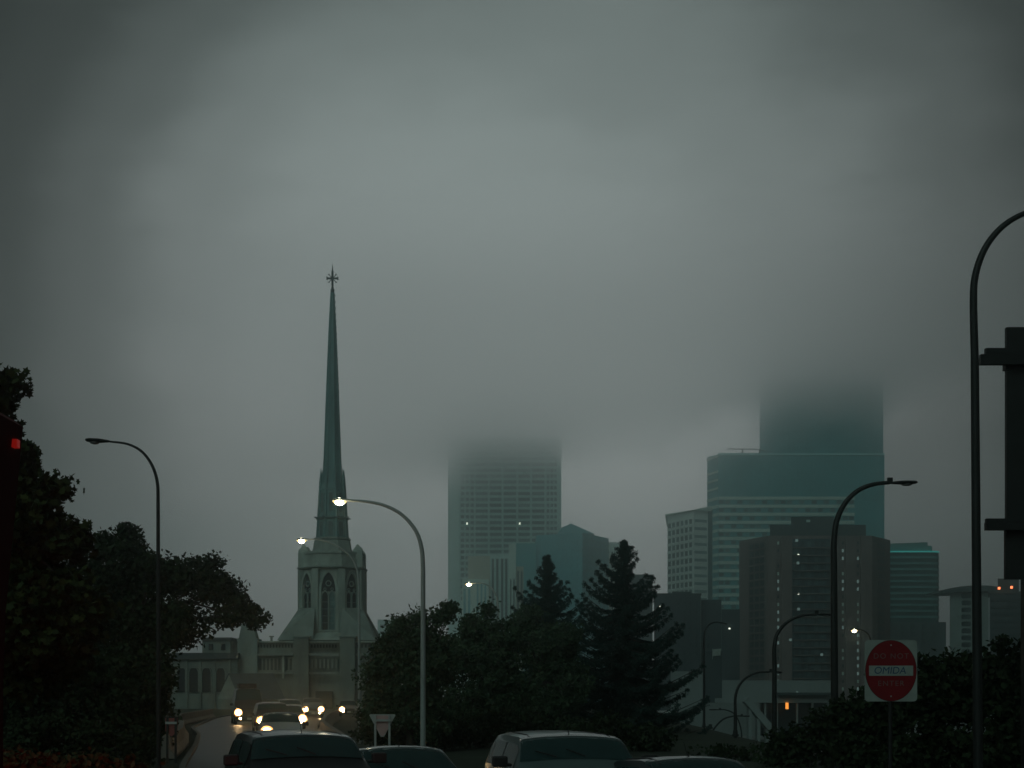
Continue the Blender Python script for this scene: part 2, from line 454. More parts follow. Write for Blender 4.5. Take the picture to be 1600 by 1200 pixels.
for i in range(8):
    a = math.pi / 8 + i * math.pi / 4
    def q(ap, z): r = ap / math.cos(math.pi / 8); return Vector((r * math.cos(a), r * math.sin(a), z))
    tube('rib', church, [q(22.8 * k, zs(842)), q(21.2 * k, zs(811)), q(18.8 * k, zs(765)), q(17.9 * k, zs(748)), q(17.4 * k, zs(733))], [.22, .2, .19, .16, .03], M['copper'], 6)
    tube('spire_rib', church, [q(14.4 * k, zs(758)), q(12.4 * k, zs(715)), q(8.9 * k, zs(610)), q(5.6 * k, zs(520)), q(2.7 * k, zs(457))], [.12, .11, .09, .07, .05], M['copper'], 5)
    # gargoyle-like blocks on the ledge
    p0 = q(21.5 * k, zs(810.5)); p1 = q(27.5 * k, zs(809.3))
    tube('gargoyle', church, [p0, p1], [.16, .10], M['copper_dk'], 5)
    # slim louvre openings
    b = i * math.pi / 4
    nx_, ny_ = math.sin(b), -math.cos(b)
    for (za, zb_, ap, w_) in ((839, 817, 22.0, .62), (805, 772, 20.1, .5)):
        o = box('louvre', church, (nx_ * (ap * k), ny_ * (ap * k), (zs(za) + zs(zb_)) / 2), (w_, .10, zs(zb_) - zs(za)), M['copper_dk'], rot=(0, 0, b))
        for s in (-1, 1):
            box('mullion', church, (nx_ * (ap * k + .02) + math.cos(b) * s * (w_ / 2 + .14), ny_ * (ap * k + .02) + math.sin(b) * s * (w_ / 2 + .14), (zs(za) + zs(zb_)) / 2), (.12, .14, zs(zb_) - zs(za)), M['copper'], rot=(0, 0, b))
# crocket line up the spire's right edge
for i in range(16):
    t = i / 15; py = 462 + t * 150; ap = (2.7 + (8.9 - 2.7) * (py - 457) / 153) * k
    box('crocket', church, (ap + .10, -ap * .35, zs(py)), (.16, .16, .26), M['copper_dk'])
# finial cross
obj('finial', mesh('finial', *join_geo([tube_geo([(0, 0, zs(458)), (0, 0, zs(453)), (0, 0, zs(451)), (0, 0, zs(447))], [.24, .30, .2, .14], 8), tube_geo([(0, 0, zs(447)), (0, 0, zs(424)), (0, 0, zs(413))], [.14, .13, .02], 6)]), M['slate']), None, church)
cz = zs(435)
cg = [boxgeo((0, 0, cz), (18.5 * k, .2, .24)), boxgeo((0, 0, cz), (.3, .22, 2.0))]
for s in (-1, 1):
    cg.append(boxgeo((s * 8.6 * k, 0, cz), (.16, .22, .44)))
    for t in (-1, 1):
        cg.append(tube_geo([(s * .18, 0, cz + t * .18), (s * .52, 0, cz + t * .55)], .055, 5)); cg.append(boxgeo((s * .52, 0, cz + t * .56), (.17, .15, .17)))
obj('cross', mesh('cross', *join_geo(cg), M['slate']), None, church)
# square base
bz = -.2
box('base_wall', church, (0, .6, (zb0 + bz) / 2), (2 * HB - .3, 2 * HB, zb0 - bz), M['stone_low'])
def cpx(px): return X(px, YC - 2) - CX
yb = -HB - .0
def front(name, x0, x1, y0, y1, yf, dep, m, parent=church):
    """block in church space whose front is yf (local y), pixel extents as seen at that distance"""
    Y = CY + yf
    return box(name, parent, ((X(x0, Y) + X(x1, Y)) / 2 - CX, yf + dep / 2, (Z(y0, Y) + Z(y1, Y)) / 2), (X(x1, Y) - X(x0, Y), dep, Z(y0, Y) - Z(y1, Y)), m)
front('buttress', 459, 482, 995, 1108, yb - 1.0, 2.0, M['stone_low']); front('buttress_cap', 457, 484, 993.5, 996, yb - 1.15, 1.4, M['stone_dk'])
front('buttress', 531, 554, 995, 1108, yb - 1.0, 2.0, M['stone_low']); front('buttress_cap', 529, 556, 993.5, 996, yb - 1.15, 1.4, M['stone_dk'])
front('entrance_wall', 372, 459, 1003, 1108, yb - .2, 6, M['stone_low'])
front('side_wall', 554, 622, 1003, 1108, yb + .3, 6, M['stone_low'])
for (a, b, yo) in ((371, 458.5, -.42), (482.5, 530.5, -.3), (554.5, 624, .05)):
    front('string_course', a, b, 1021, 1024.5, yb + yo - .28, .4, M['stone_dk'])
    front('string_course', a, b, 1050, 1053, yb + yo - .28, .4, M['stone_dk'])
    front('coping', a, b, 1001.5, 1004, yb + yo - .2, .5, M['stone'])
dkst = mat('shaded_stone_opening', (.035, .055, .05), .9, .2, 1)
for i in range(15): front('parapet_slot', 388 + i * 4.75, 390.8 + i * 4.75, 1007, 1012, yb - .24, .2, dkst)
for i in range(9): front('parapet_slot', 485.5 + i * 4.7, 488.3 + i * 4.7, 1007, 1012, yb - .04, .2, dkst)
for i in range(6): front('parapet_slot', 558 + i * 6, 561 + i * 6, 1007, 1012, yb + .26, .2, dkst)
for i in range(12): front('slit_window', 387.5 + i * 5.9, 391 + i * 5.9, 1029, 1047, yb - .24, .2, dkst)
for px in (401.5, 442.5): front('pilaster', px - 1.6, px + 1.6, 1024, 1060, yb - .55, .5, M['stone'])
for i in range(7):
    front('blind_arch', 486 + i * 6.3, 489.5 + i * 6.3, 1030, 1044, yb - .04, .15, M['stone_dk'])
front('entrance_door', 493, 520, 1080, 1108, yb - .10, .3, dkst)
# west turret
ty = yb - .9
def tq(x0, x1, py):
    Y = CY + ty; return [(X(x0, Y) - CX, ty), (X(x1, Y) - CX, ty), (X(x1, Y) - CX, ty + (x1 - x0) * k), (X(x0, Y) - CX, ty + (x1 - x0) * k)], Z(py, Y)
lv = [tq(371, 402, 1108), tq(371, 402, 1001), tq(370, 403, 1000.5), tq(370, 403, 998), tq(373, 400, 997), tq(377, 396, 978), tq(383, 390, 962), tq(386, 387, 957)]
v = [(x, y, z) for p, z in lv for x, y in p]
f = [(i * 4 + j, i * 4 + (j + 1) % 4, (i + 1) * 4 + (j + 1) % 4, (i + 1) * 4 + j) for i in range(len(lv) - 1) for j in range(4)]
obj('stair_turret', mesh('stair_turret', v, f, M['stone_dk']), None, church)
front('roof_finial', 422.5, 425.5, 994, 1003, yb + 1, .25, M['stone_dk']); front('roof_finial', 420.5, 427.5, 993.5, 995.5, yb + .95, .35, M['stone_dk'])
# gabled porch with dark slate roof
yp = yb - 6
Yp = CY + yp
def pp(px, py, dy=0): return ((px - 800) * (Yp + dy) / F - CX, yp + dy, CAMH + (HOR - py) * (Yp + dy) / F)
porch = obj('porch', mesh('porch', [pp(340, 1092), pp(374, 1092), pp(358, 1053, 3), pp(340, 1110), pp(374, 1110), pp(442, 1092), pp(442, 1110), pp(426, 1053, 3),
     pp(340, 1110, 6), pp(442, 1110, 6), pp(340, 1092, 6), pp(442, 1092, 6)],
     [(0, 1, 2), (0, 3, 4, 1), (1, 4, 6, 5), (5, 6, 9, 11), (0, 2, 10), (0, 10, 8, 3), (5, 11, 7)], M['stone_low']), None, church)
obj('porch_roof', mesh('porch_roof', [pp(374, 1093, -.35), pp(446, 1093, -.35), pp(427, 1052, 3), pp(357, 1052, 3), pp(338, 1093, 6.4), pp(446, 1093, 6.4)], [(0, 1, 2, 3), (3, 2, 5, 4)], M['slate']), None, porch)

# parish hall left of the church
YH = 196
hall = thing('parish_hall', 'low stone hall with arched windows and dark eaves left of the church', 'building', (X(325, YH), YH + 4, 0))
def hpx(name, x0, x1, y0, y1, Y, d, m, par=hall):
    o = bpx(name, par, x0, x1, y0, y1, Y, d, m); o.location = Vector(o.location) - par.location; return o
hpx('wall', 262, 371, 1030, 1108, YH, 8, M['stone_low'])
hpx('eaves', 260, 372, 1020, 1029.8, YH - .6, 9, M['slate'])
for px in (284, 303, 323, 345):
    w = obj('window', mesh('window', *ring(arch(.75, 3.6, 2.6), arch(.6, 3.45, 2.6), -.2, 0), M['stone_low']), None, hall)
    w.location = (X(px, YH) - hall.location.x, -4.02, Z(1081, YH))
    pts_ = [(a, -.03, b) for a, b in arch(.6, 3.45, 2.6)]
    obj('pane', mesh('pane', pts_, [tuple(range(len(pts_)))], M['dkglass']), None, w)
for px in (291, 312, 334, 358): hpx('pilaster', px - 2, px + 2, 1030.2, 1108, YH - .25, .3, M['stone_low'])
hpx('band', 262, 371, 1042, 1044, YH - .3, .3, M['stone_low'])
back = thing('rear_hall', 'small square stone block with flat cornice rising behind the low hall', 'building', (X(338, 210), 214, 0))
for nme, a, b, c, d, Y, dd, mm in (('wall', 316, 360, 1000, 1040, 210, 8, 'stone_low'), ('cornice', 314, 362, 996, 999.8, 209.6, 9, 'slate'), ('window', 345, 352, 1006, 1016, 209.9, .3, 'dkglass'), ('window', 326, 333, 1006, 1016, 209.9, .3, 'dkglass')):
    hpx(nme, a, b, c, d, Y, dd, M[mm], back)

# ------------------------------------------------------------------ city
def building(name, label, Y, px, cat='building', group=None):
    return thing(name, label, cat, (X(px, Y), Y, -8), 0, group)
def loc_of(b): return b.location
def bb(b, name, x0, x1, y0, y1, Y, d, m):
    o = bpx(name, b, x0, x1, y0, y1, Y, d, m); o.location = Vector(o.location) - b.location; return o
def _bb_box(b, name, x0, x1, y0, y1, Y, d, m):
    o = bpx(name, b, x0, x1, y0, y1, Y, d, m); o.location = Vector(o.location) - b.location; return o
def bb(b, name, x0, x1, y0, y1, Y, d, m):
    """block on a building; deep ones splay with the street so their flank is not square to it"""
    if d < 6: return _bb_box(b, name, x0, x1, y0, y1, Y, d, m)
    xa, xb = X(x0, Y), X(x1, Y); Yb = Y + d
    ba = max(xa, X(x0, Yb)) if x0 > 800 else xa
    bc = min(xb, X(x1, Yb)) if x1 < 800 else xb
    return foot(b, name, [(xa, Y), (xb, Y), (max(bc, ba + .5), Yb), (ba, Yb)], Z(y0, Y), m, z0=Z(y1, Y))
def foot(b, name, plan, ytop_z, m, z0=-8):
    return_ = prism(name, b, [(x - b.location.x, y - b.location.y) for x, y in plan], z0 - b.location.z, ytop_z - b.location.z if not isinstance(ytop_z, list) else [q - b.location.z for q in ytop_z], m)
    return return_
def on_face(b, A, B, name, u0, u1, z0, z1, m, proud=.2, thick=.3):
    """box lying on the vertical face A->B (plan points), u in metres from A; outward = right of A->B is toward camera"""
    A = Vector(A); B = Vector(B); t = (B - A).normalized(); nrm = Vector((t.y, -t.x))
    c = A + t * ((u0 + u1) / 2) + nrm * (proud - thick / 2)
    return box(name, b, (c.x - b.location.x, c.y - b.location.y, (z0 + z1) / 2 - b.location.z), (abs(u1 - u0), thick, abs(z1 - z0)), m, rz=math.atan2(t.y, t.x))

M['pane2'] = mat('blind_drawn_window', (.14, .22, .21), .5, .2, .1)
# 1: broad tower with window rows, top lost in cloud
Y1 = 900
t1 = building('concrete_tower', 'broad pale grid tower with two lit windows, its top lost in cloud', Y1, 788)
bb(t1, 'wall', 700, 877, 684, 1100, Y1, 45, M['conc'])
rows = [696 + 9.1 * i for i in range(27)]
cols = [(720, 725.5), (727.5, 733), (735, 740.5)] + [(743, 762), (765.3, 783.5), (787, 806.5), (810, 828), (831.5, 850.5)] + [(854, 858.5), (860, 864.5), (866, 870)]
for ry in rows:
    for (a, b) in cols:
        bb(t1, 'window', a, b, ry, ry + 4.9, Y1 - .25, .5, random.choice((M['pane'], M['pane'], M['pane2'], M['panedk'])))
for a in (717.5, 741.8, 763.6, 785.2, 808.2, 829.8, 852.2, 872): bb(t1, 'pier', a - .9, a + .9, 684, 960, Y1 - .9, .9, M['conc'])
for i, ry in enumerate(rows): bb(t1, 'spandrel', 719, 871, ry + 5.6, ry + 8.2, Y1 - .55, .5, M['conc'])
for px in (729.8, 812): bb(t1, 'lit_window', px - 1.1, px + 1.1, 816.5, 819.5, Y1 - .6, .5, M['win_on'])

# 2: stepped stone tower in front
Y2 = 700
t2 = building('stepped_tower', 'stepped tan stone tower with tall vertical window strips before the grid tower', Y2, 770)
bb(t2, 'left_block', 722, 764, 905, 1100, Y2, 25, M['pale'])
bb(t2, 'tan_block', 731, 766, 869, 1100, Y2 + 3, 25, M['tan'])
bb(t2, 'centre_block', 766.2, 796, 867, 1100, Y2 + 2, 25, M['conc'])
bb(t2, 'tall_slab', 795, 806, 850, 1100, Y2 - 1, 20, M['pale'])
bb(t2, 'right_step', 806.2, 818, 885, 1100, Y2 + 1, 20, M['tan'])
for i, px in enumerate((745, 751, 757)): bb(t2, 'window_strip', px, px + 2.5, 912, 1000, Y2 - .3, .5, M['glassblue'])
for px in (770, 777, 784.5, 791): bb(t2, 'window_strip', px - 1.7, px + 1.7, 873, 1000, Y2 + 1.7, .5, M['panedk'])
for px in (798, 803): bb(t2, 'window_strip', px - 1, px + 1, 905, 1000, Y2 - 1.3, .5, M['panedk'])
for px in (809.5, 815): bb(t2, 'window_strip', px - 1.4, px + 1.4, 892, 1000, Y2 + .7, .5, M['panedk'])
for px in (726, 733): bb(t2, 'window_strip', px - 1.7, px + 1.7, 920, 1000, Y2 - .3, .5, M['glassblue'])
for j in range(5):
    for px in (773.5, 780.8, 788): bb(t2, 'spandrel', px - 1.6, px + 1.6, 885 + j * 14, 888 + j * 14, Y2 + 1.5, .5, M['conc'])

# 3: blue glass building with a gable
Y3 = 760
t3 = building('blue_glass_building', 'blue glass office block with a low gabled roof behind the smaller spruce', Y3, 890)
A3, B3, C3 = (X(838, 775), 775), (X(910, Y3), Y3), (X(951, 790), 790)
D3, E3 = (X(951, 790) + 2, 840), (X(838, 775), 840)
foot(t3, 'glass_wall', [A3, B3, C3, D3, E3], Z(832, Y3), M['glassblue'])
# gable
gpt = [(X(872, Y3), 768, Z(832, 762)), (X(930, Y3), 768, Z(832, 762)), (X(893, Y3), 768, Z(815, Y3)), (X(878, Y3), 768, Z(822, Y3)),
       (X(872, Y3), 820, Z(832, 762)), (X(930, Y3), 820, Z(832, 762)), (X(893, Y3), 820, Z(815, Y3)), (X(878, Y3), 820, Z(822, Y3))]
obj('gable_roof', mesh('gable_roof', [Vector(p) - t3.location for p in gpt], [(0, 1, 2, 3), (4, 7, 6, 5), (1, 5, 6, 2), (2, 6, 7, 3), (3, 7, 4, 0)], M['glassblue']), None, t3)
bb(t3, 'lower_wing', 806.5, 838, 849, 1100, 772, 30, M['glassteal'])
LA = (Vector(B3) - Vector(A3)).length; LB = (Vector(C3) - Vector(B3)).length
for i in range(1, 9): on_face(t3, A3, B3, 'mullion', LA * i / 9 - .15, LA * i / 9 + .15, -8, Z(834, Y3), M['glassteal'], .25, .3)
for i in range(1, 6): on_face(t3, B3, C3, 'mullion', LB * i / 6 - .15, LB * i / 6 + .15, -8, Z(834, Y3), M['glassteal'], .25, .3)
for i in range(14):
    z = Z(842 + i * 12, Y3)
    on_face(t3, A3, B3, 'spandrel', .3, LA - .3, z - .7, z + .7, M['glassblue'], .4, .3)
    on_face(t3, B3, C3, 'spandrel', .3, LB - .3, z - .7, z + .7, M['glassteal'], .4, .3)

# 4: small roofs right of the tall spruce
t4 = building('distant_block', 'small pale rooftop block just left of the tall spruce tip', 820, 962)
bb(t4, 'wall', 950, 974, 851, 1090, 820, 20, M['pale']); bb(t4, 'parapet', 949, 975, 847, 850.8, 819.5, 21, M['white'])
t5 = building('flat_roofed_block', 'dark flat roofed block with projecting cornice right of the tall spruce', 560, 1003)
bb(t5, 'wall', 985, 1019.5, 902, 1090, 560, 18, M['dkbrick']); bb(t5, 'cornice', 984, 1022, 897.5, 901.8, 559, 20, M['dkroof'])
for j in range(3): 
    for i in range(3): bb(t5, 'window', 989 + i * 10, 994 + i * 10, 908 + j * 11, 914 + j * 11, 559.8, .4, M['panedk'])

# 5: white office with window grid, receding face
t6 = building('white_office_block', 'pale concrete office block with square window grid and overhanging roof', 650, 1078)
A6, B6 = (X(1043, 672), 672), (X(1084, 650), 650)
C6, D6 = (X(1113, 655), 655), (X(1113, 655) + 6, 700)
zt = Z(793, 650)
foot(t6, 'wall', [A6, B6, C6, D6, (X(1044, 715), 715)], [Z(806, 672), Z(798, 650), Z(794, 655), Z(794, 655), Z(806, 672)], M['white'])
Lf = (Vector(B6) - Vector(A6)).length; Lg = (Vector(C6) - Vector(B6)).length
foot(t6, 'roof_slab', [(A6[0] - 1.2, A6[1] - 1), (B6[0], B6[1] - 1.5), (C6[0] - .5, C6[1] - 1.5), (C6[0] - .5, 700), (X(1042, 716), 716)],
     [Z(804, 672), Z(797, 650), Z(791, 655), Z(791, 655), Z(804, 672)], M['pale'], z0=Z(806.5, 672))
for j in range(11):
    zj = Z(812 + j * 12.2, 655)
    dz = 3.4 if j % 3 else 3.4
    for i in range(6):
        u = Lf * (i + .18) / 6.2
        on_face(t6, A6, B6, 'window', u, u + Lf / 6.2 * .62, zj - 2.2, zj, random.choice((M['pane'], M['panedk'])), .06, .3)
    on_face(t6, B6, C6, 'window_band', .4, Lg * .70, zj - 1.6, zj - .3, mat('pale_office_window', (.20, .30, .30), .5, .2, .1), .06, .3)
    on_face(t6, A6, B6, 'spandrel', .2, Lf - .2, zj - 3.25, zj - 2.5, M['white'], .3, .3)
on_face(t6, B6, C6, 'recess', Lg * .76, Lg * 1.0, -8, Z(797, 655), M['pane'], .10, .3)

# 6: big banded tower with a taller tower behind
Y7 = 800
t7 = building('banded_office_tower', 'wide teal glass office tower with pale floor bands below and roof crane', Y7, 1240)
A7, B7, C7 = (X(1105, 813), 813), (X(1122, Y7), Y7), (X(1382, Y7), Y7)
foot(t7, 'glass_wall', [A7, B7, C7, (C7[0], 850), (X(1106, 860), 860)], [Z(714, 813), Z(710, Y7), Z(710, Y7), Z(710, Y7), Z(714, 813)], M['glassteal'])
L7 = C7[0] - B7[0]; L7a = (Vector(B7) - Vector(A7)).length
on_face(t7, B7, C7, 'parapet', -.2, L7, Z(711.5, Y7), Z(708, Y7), mat('parapet_metal', (.40, .75, .75), .6, .1, .1), .5, .6)
on_face(t7, A7, B7, 'parapet', 0, L7a, Z(714.5, Y7), Z(711, Y7), M['pale'], .4, .5)
u_end = (1335 - 1122) * Y7 / F
for j in range(16):
    zt_ = Z(776 + j * 12.6, Y7)
    on_face(t7, B7, C7, 'spandrel', .3, u_end, zt_ - 1.75, zt_, M['pale'], .5, .5)
    on_face(t7, A7, B7, 'spandrel', .3, L7a, zt_ - 1.75, zt_, M['pale'], .5, .5)
    for i in range(22):
        if (i + j) % 2 or i % 5 == 0:
            on_face(t7, B7, C7, 'window', u_end * (i + .1) / 22, u_end * (i + .9) / 22, zt_ - 4.1, zt_ - 2.1, random.choice((M['pane'], M['pane2'], M['panedk'])), .15, .3)
for j in range(3):
    zt_ = Z(735 + j * 13, Y7); on_face(t7, A7, B7, 'spandrel', .3, L7a, zt_ - 1.2, zt_, M['pale'], .4, .4)
for i in range(1, 36):
    on_face(t7, B7, C7, 'mullion', L7 * i / 36 - .12, L7 * i / 36 + .12, Z(775, Y7), Z(712, Y7), M['glassblue'], .3, .3)
for j in range(28):
    on_face(t7, B7, C7, 'floor_line', u_end + 1.5, L7 - .3, Z(722 + j * 9, Y7), Z(721.2 + j * 9, Y7), M['glassblue'], .2, .3)
    if j < 6: on_face(t7, B7, C7, 'floor_line', .3, u_end + 1, Z(722 + j * 9, Y7) , Z(721.2 + j * 9, Y7), M['glassblue'], .18, .3)
# window-washing crane on the roof
crane = thing('roof_crane', 'small dark maintenance crane lying along the roof edge of the teal office tower', 'crane', (X(1165, 806), 806, Z(710, 806)))
zr = Z(709, 806)
def cr(px, py): return (X(px, 806) - crane.location.x, 0, Z(py, 806) - crane.location.z)
tube('boom', crane, [cr(1136, 701.5), cr(1188, 702)], .28, M['bronze'], 6)
tube('mast', crane, [cr(1160, 711), cr(1160, 701.5)], .3, M['bronze'], 6); tube('mast', crane, [cr(1187, 711), cr(1187, 702)], .4, M['bronze'], 6)
tube('stay', crane, [cr(1157, 710), cr(1160, 703), cr(1164, 710)], .16, M['bronze'], 5)
tube('counter_jib', crane, [cr(1187, 703), cr(1197, 705)], .3, M['bronze'], 6)
t8 = building('cloud_topped_tower', 'tallest teal glass tower vanishing into cloud behind the banded office tower', 850, 1284)
bb(t8, 'glass_wall', 1187, 1380, 596, 1090, 852, 45, M['glassteal'])
for i in range(28): bb(t8, 'mullion', 1190 + i * 7, 1190.8 + i * 7, 597, 712, 851.6, .6, M['glassblue'])
for i in range(11): bb(t8, 'floor_line', 1187.5, 1379.5, 603 + i * 9.4, 604.3 + i * 9.4, 851.4, .4, M['glassblue'])

# 7: brown residential tower
Y9 = 400
t9 = building('brown_residential_tower', 'brown brick residential high-rise with balcony strips and scattered lit windows', Y9, 1272)
A9 = (X(1155, 415), 415); B9 = (X(1200, Y9), Y9); C9 = (X(1362, Y9), Y9); D9 = (X(1391, 412), 412)
foot(t9, 'wall', [A9, B9, C9, D9, (D9[0], 445), (X(1156, 445), 445)], Z(837, Y9), M['brown'])
bb(t9, 'penthouse', 1203, 1353, 820, 838, Y9 + 8, 22, M['dkroof']); bb(t9, 'penthouse', 1236, 1303, 807.5, 820.2, Y9 + 10, 14, M['dkroof'])
bb(t9, 'roof_vent', 1260, 1266, 812, 816, Y9 + 9.7, .5, M['conc'])
L9a = (Vector(B9) - Vector(A9)).length; L9b = C9[0] - B9[0]; L9c = (Vector(D9) - Vector(C9)).length
def u9(px): return (px - 1200) * Y9 / F
zt = Z(842, Y9)
M['balc'] = mat('balcony_front', (.03, .075, .09), .7, .25, .3)
on_face(t9, A9, B9, 'balcony_strip', L9a * .34, L9a * .93, -8, zt, M['brown2'], .05, .3)
on_face(t9, C9, D9, 'side_cladding', .6, L9c - .8, -8, Z(840, Y9), M['brown2'], .10, .3)
on_face(t9, B9, C9, 'balcony_recess', u9(1238), u9(1297), -8, zt, M['balc'], .06, .3)
for (a, b) in ((1200, 1212), (1220, 1236), (1299, 1311), (1320, 1336), (1344, 1352)):
    on_face(t9, B9, C9, 'brick_pier', u9(a), u9(b), -8, Z(838, Y9), M['brown'], .7, .8)
random.seed(3)
for j in range(20):
    py = 846 + j * 12.0
    z = Z(py, Y9)
    for px in (1241, 1251, 1261.5, 1272.5, 1282, 1291):
        r_ = random.random()
        mm = M['pane'] if r_ < .45 else M['panedk']
        on_face(t9, B9, C9, 'window', u9(px), u9(px + 6), z - 1.5, z, mm, .16, .3)
    on_face(t9, B9, C9, 'balcony_slab', u9(1238.5), u9(1296.5), z - 1.95, z - 1.7, M['brown2'], .8, .8)
    for px in (1214.5, 1315.5, 1339):
        if random.random() < .9:
            on_face(t9, B9, C9, 'window', u9(px), u9(px + 2.6), z - .9, z, M['win_dim'] if random.random() < .45 else M['pale'] if random.random() < .4 else M['panedk'], .2, .3)
    for q in range(3):
        on_face(t9, A9, B9, 'window', L9a * (.38 + q * .18), L9a * (.38 + q * .18 + .14), z - 1.5, z, M['panedk'], .12, .3)
    on_face(t9, A9, B9, 'balcony_slab', L9a * .35, L9a * .92, z - 1.95, z - 1.75, M['brown'], .4, .4)
    on_face(t9, C9, D9, 'window', L9c * .3, L9c * .65, z - 1.3, z, M['panedk'], .2, .3)
for px, py in ((1246, 866), (1246, 927)): on_face(t9, B9, C9, 'lit_window', u9(px), u9(px + 2.2), Z(py + 2.2, Y9), Z(py, Y9), M['win_on'], .5, .3)
for px, py in ((1244, 878), (1245, 950), (1232, 998), (1281, 1021), (1242, 843)): on_face(t9, B9, C9, 'dim_lit_window', u9(px), u9(px + 4), Z(py + 4, Y9), Z(py, Y9), M['win_dim'], .9, .3)

# 8: teal rounded office with lit rim
YA = 600
t10 = building('rounded_office_tower', 'dark teal office tower with horizontal bands and a glowing cyan roof rim', YA, 1430)
def plan10(gr=0):
    p = [(X(1385, YA), YA - gr), (X(1455, YA), YA - gr)]
    cx_, cy_, r_ = X(1455, YA), YA + 4.3, 4.3 + gr
    for i in range(1, 7): a = -math.pi / 2 + i * math.pi / 12; p.append((cx_ + r_ * math.cos(a), cy_ + r_ * math.sin(a)))
    p += [(cx_ + r_, YA + 30), (X(1385, YA), YA + 30)]
    return p
foot(t10, 'glass_wall', plan10(), Z(863, YA), mat('dark_teal_glass', (.022, .075, .075), .45, .2, .1, spec=.25))
foot(t10, 'rim_light', plan10(.35), Z(860.8, YA), M['cyan_on'], z0=Z(862, YA))
M['tealdk'] = mat('teal_spandrel', (.10, .27, .26), .7, .15, .1)
foot(t10, 'roof_storey', [(X(1390, YA), YA + 2), (X(1457, YA), YA + 2), (X(1462, YA), YA + 5), (X(1462, YA), YA + 20), (X(1390, YA), YA + 20)], Z(852, YA), M['tealdk'], z0=Z(861, YA))
foot(t10, 'roof_storey', [(X(1390, YA), YA + 4), (X(1453, YA), YA + 4), (X(1457, YA), YA + 7), (X(1457, YA), YA + 18), (X(1390, YA), YA + 18)], [Z(848, YA), Z(845.5, YA), Z(846, YA), Z(846, YA), Z(848, YA)], M['tealdk'], z0=Z(853, YA))
for j in range(11): foot(t10, 'spandrel', plan10(.25), Z(869 + j * 9.3, YA), M['tealdk'], z0=Z(872.5 + j * 9.3, YA))
bb(t10, 'podium', 1386, 1478, 972, 1110, YA - 4, 40, M['dkbrick'])
for px in (1407, 1423, 1440, 1456):
    for j in range(3): bb(t10, 'window', px, px + 6, 976 + j * 12, 983 + j * 12, YA - 4.3, .5, M['panedk'])

# 9: pale block with rounded windows and dark curved roof
YB = 480
M['parkpale'] = mat('grey_render_wall', (.24, .30, .28), .9, .15, .1)
t11 = building('pale_apartment_block', 'pale apartment block with stacked rounded windows and dark curved roof', YB, 1515)
bb(t11, 'wall', 1484, 1545, 926, 1100, YB, 15, M['parkpale'])
def rnd_rect(w, h, r=.25, n_=3):
    p = []
    for cx_, cz_, a0 in ((w / 2 - r, h / 2 - r, 0), (-w / 2 + r, h / 2 - r, 90), (-w / 2 + r, -h / 2 + r, 180), (w / 2 - r, -h / 2 + r, 270)):
        for i in range(n_ + 1):
            a = R(a0 + 90 * i / n_); p.append((cx_ + r * math.cos(a), cz_ + r * math.sin(a)))
    return p
rr = rnd_rect(3.2, 1.6, .45)
wme = mesh('window', [(a, -.12, b) for a, b in rr] + [(a, .1, b) for a, b in rr], [tuple(range(len(rr)))] + [(i, (i + 1) % len(rr), len(rr) + (i + 1) % len(rr), len(rr) + i) for i in range(len(rr))], M['panedk'])
for j in range(9):
    for px in (1509.5, 1526):
        o = obj('window', wme, None, t11); o.location = Vector((X(px, YB), YB - .05, Z(931 + j * 10.9, YB))) - t11.location
arcp = [(1473, 926), (1473, 922), (1485, 919), (1503, 916), (1525, 914.5), (1545, 915), (1562, 917), (1562, 924), (1545, 924), (1503, 925)]
v = [Vector((X(a, YB - 2), YB - 2, Z(b, YB - 2))) - t11.location for a, b in arcp] + [Vector((X(a, YB - 2), YB + 18, Z(b, YB - 2))) - t11.location for a, b in arcp]
na = len(arcp)
obj('roof', mesh('roof', v, [tuple(range(na)), tuple(range(na, 2 * na))[::-1]] + [(i, (i + 1) % na, na + (i + 1) % na, na + i) for i in range(na)], M['dkroof']), None, t11)
YD = 430
t12 = building('dark_banded_block', 'dark banded block with two red rooftop lamps at the right edge', YD, 1580)
bb(t12, 'wall', 1546, 1625, 927, 1100, YD, 18, M['dkbrick']); bb(t12, 'roof_plant', 1559, 1592, 904, 926.8, YD + 2, 8, M['dkroof'])
bb(t12, 'parapet', 1544, 1626, 924, 927.2, YD - .5, 19, M['dkroof'])
for j in range(9): bb(t12, 'window_band', 1550, 1622, 935 + j * 11, 940 + j * 11, YD - .3, .5, M['panedk'])
for px, py in ((1561.5, 919), (1581, 917.5)):
    bb(t12, 'red_lamp', px - 1.5, px + 1.5, py - 1.8, py + 1.8, YD - 1.2, .5, M['obst_on'])

# 10: dark brick block behind the spruces, low-rise structures by the motorway
YE = 330
t13 = building('dark_brick_block', 'dark brick block with stepped roof between the tall spruce and brown tower', YE, 1085)
bb(t13, 'wall', 1022, 1095, 928, 1110, YE, 25, M['dkbrick']); bb(t13, 'wing', 1095.2, 1127, 937, 1110, YE + 2, 20, M['dkbrick'])
bb(t13, 'low_wing', 1127.2, 1156, 952, 1110, YE - 3, 20, M['dkbrick'])
bb(t13, 'roof_plant', 1050, 1080, 924.5, 928.2, YE + 5, 8, M['dkroof']); bb(t13, 'parapet', 1021, 1096, 927, 930, YE - .4, 26, M['dkroof'])
for j in range(9):
    for i in range(10):
        if random.random() < .75: bb(t13, 'window', 1030 + i * 9.4, 1033.4 + i * 9.4, 940 + j * 13, 946 + j * 13, YE - .15 + (2 if i > 6 else 0), .4, M['panedk'])
for px, py in ((1032, 948), (1140, 982)): bb(t13, 'lit_window', px - 1.1, px + 1.1, py - 1.1, py + 1.1, YE - 4, .5, M['win_on'])
YG = 250
M['parkconc'] = mat('weathered_concrete', (.26, .31, .30), .9, .2, .15)
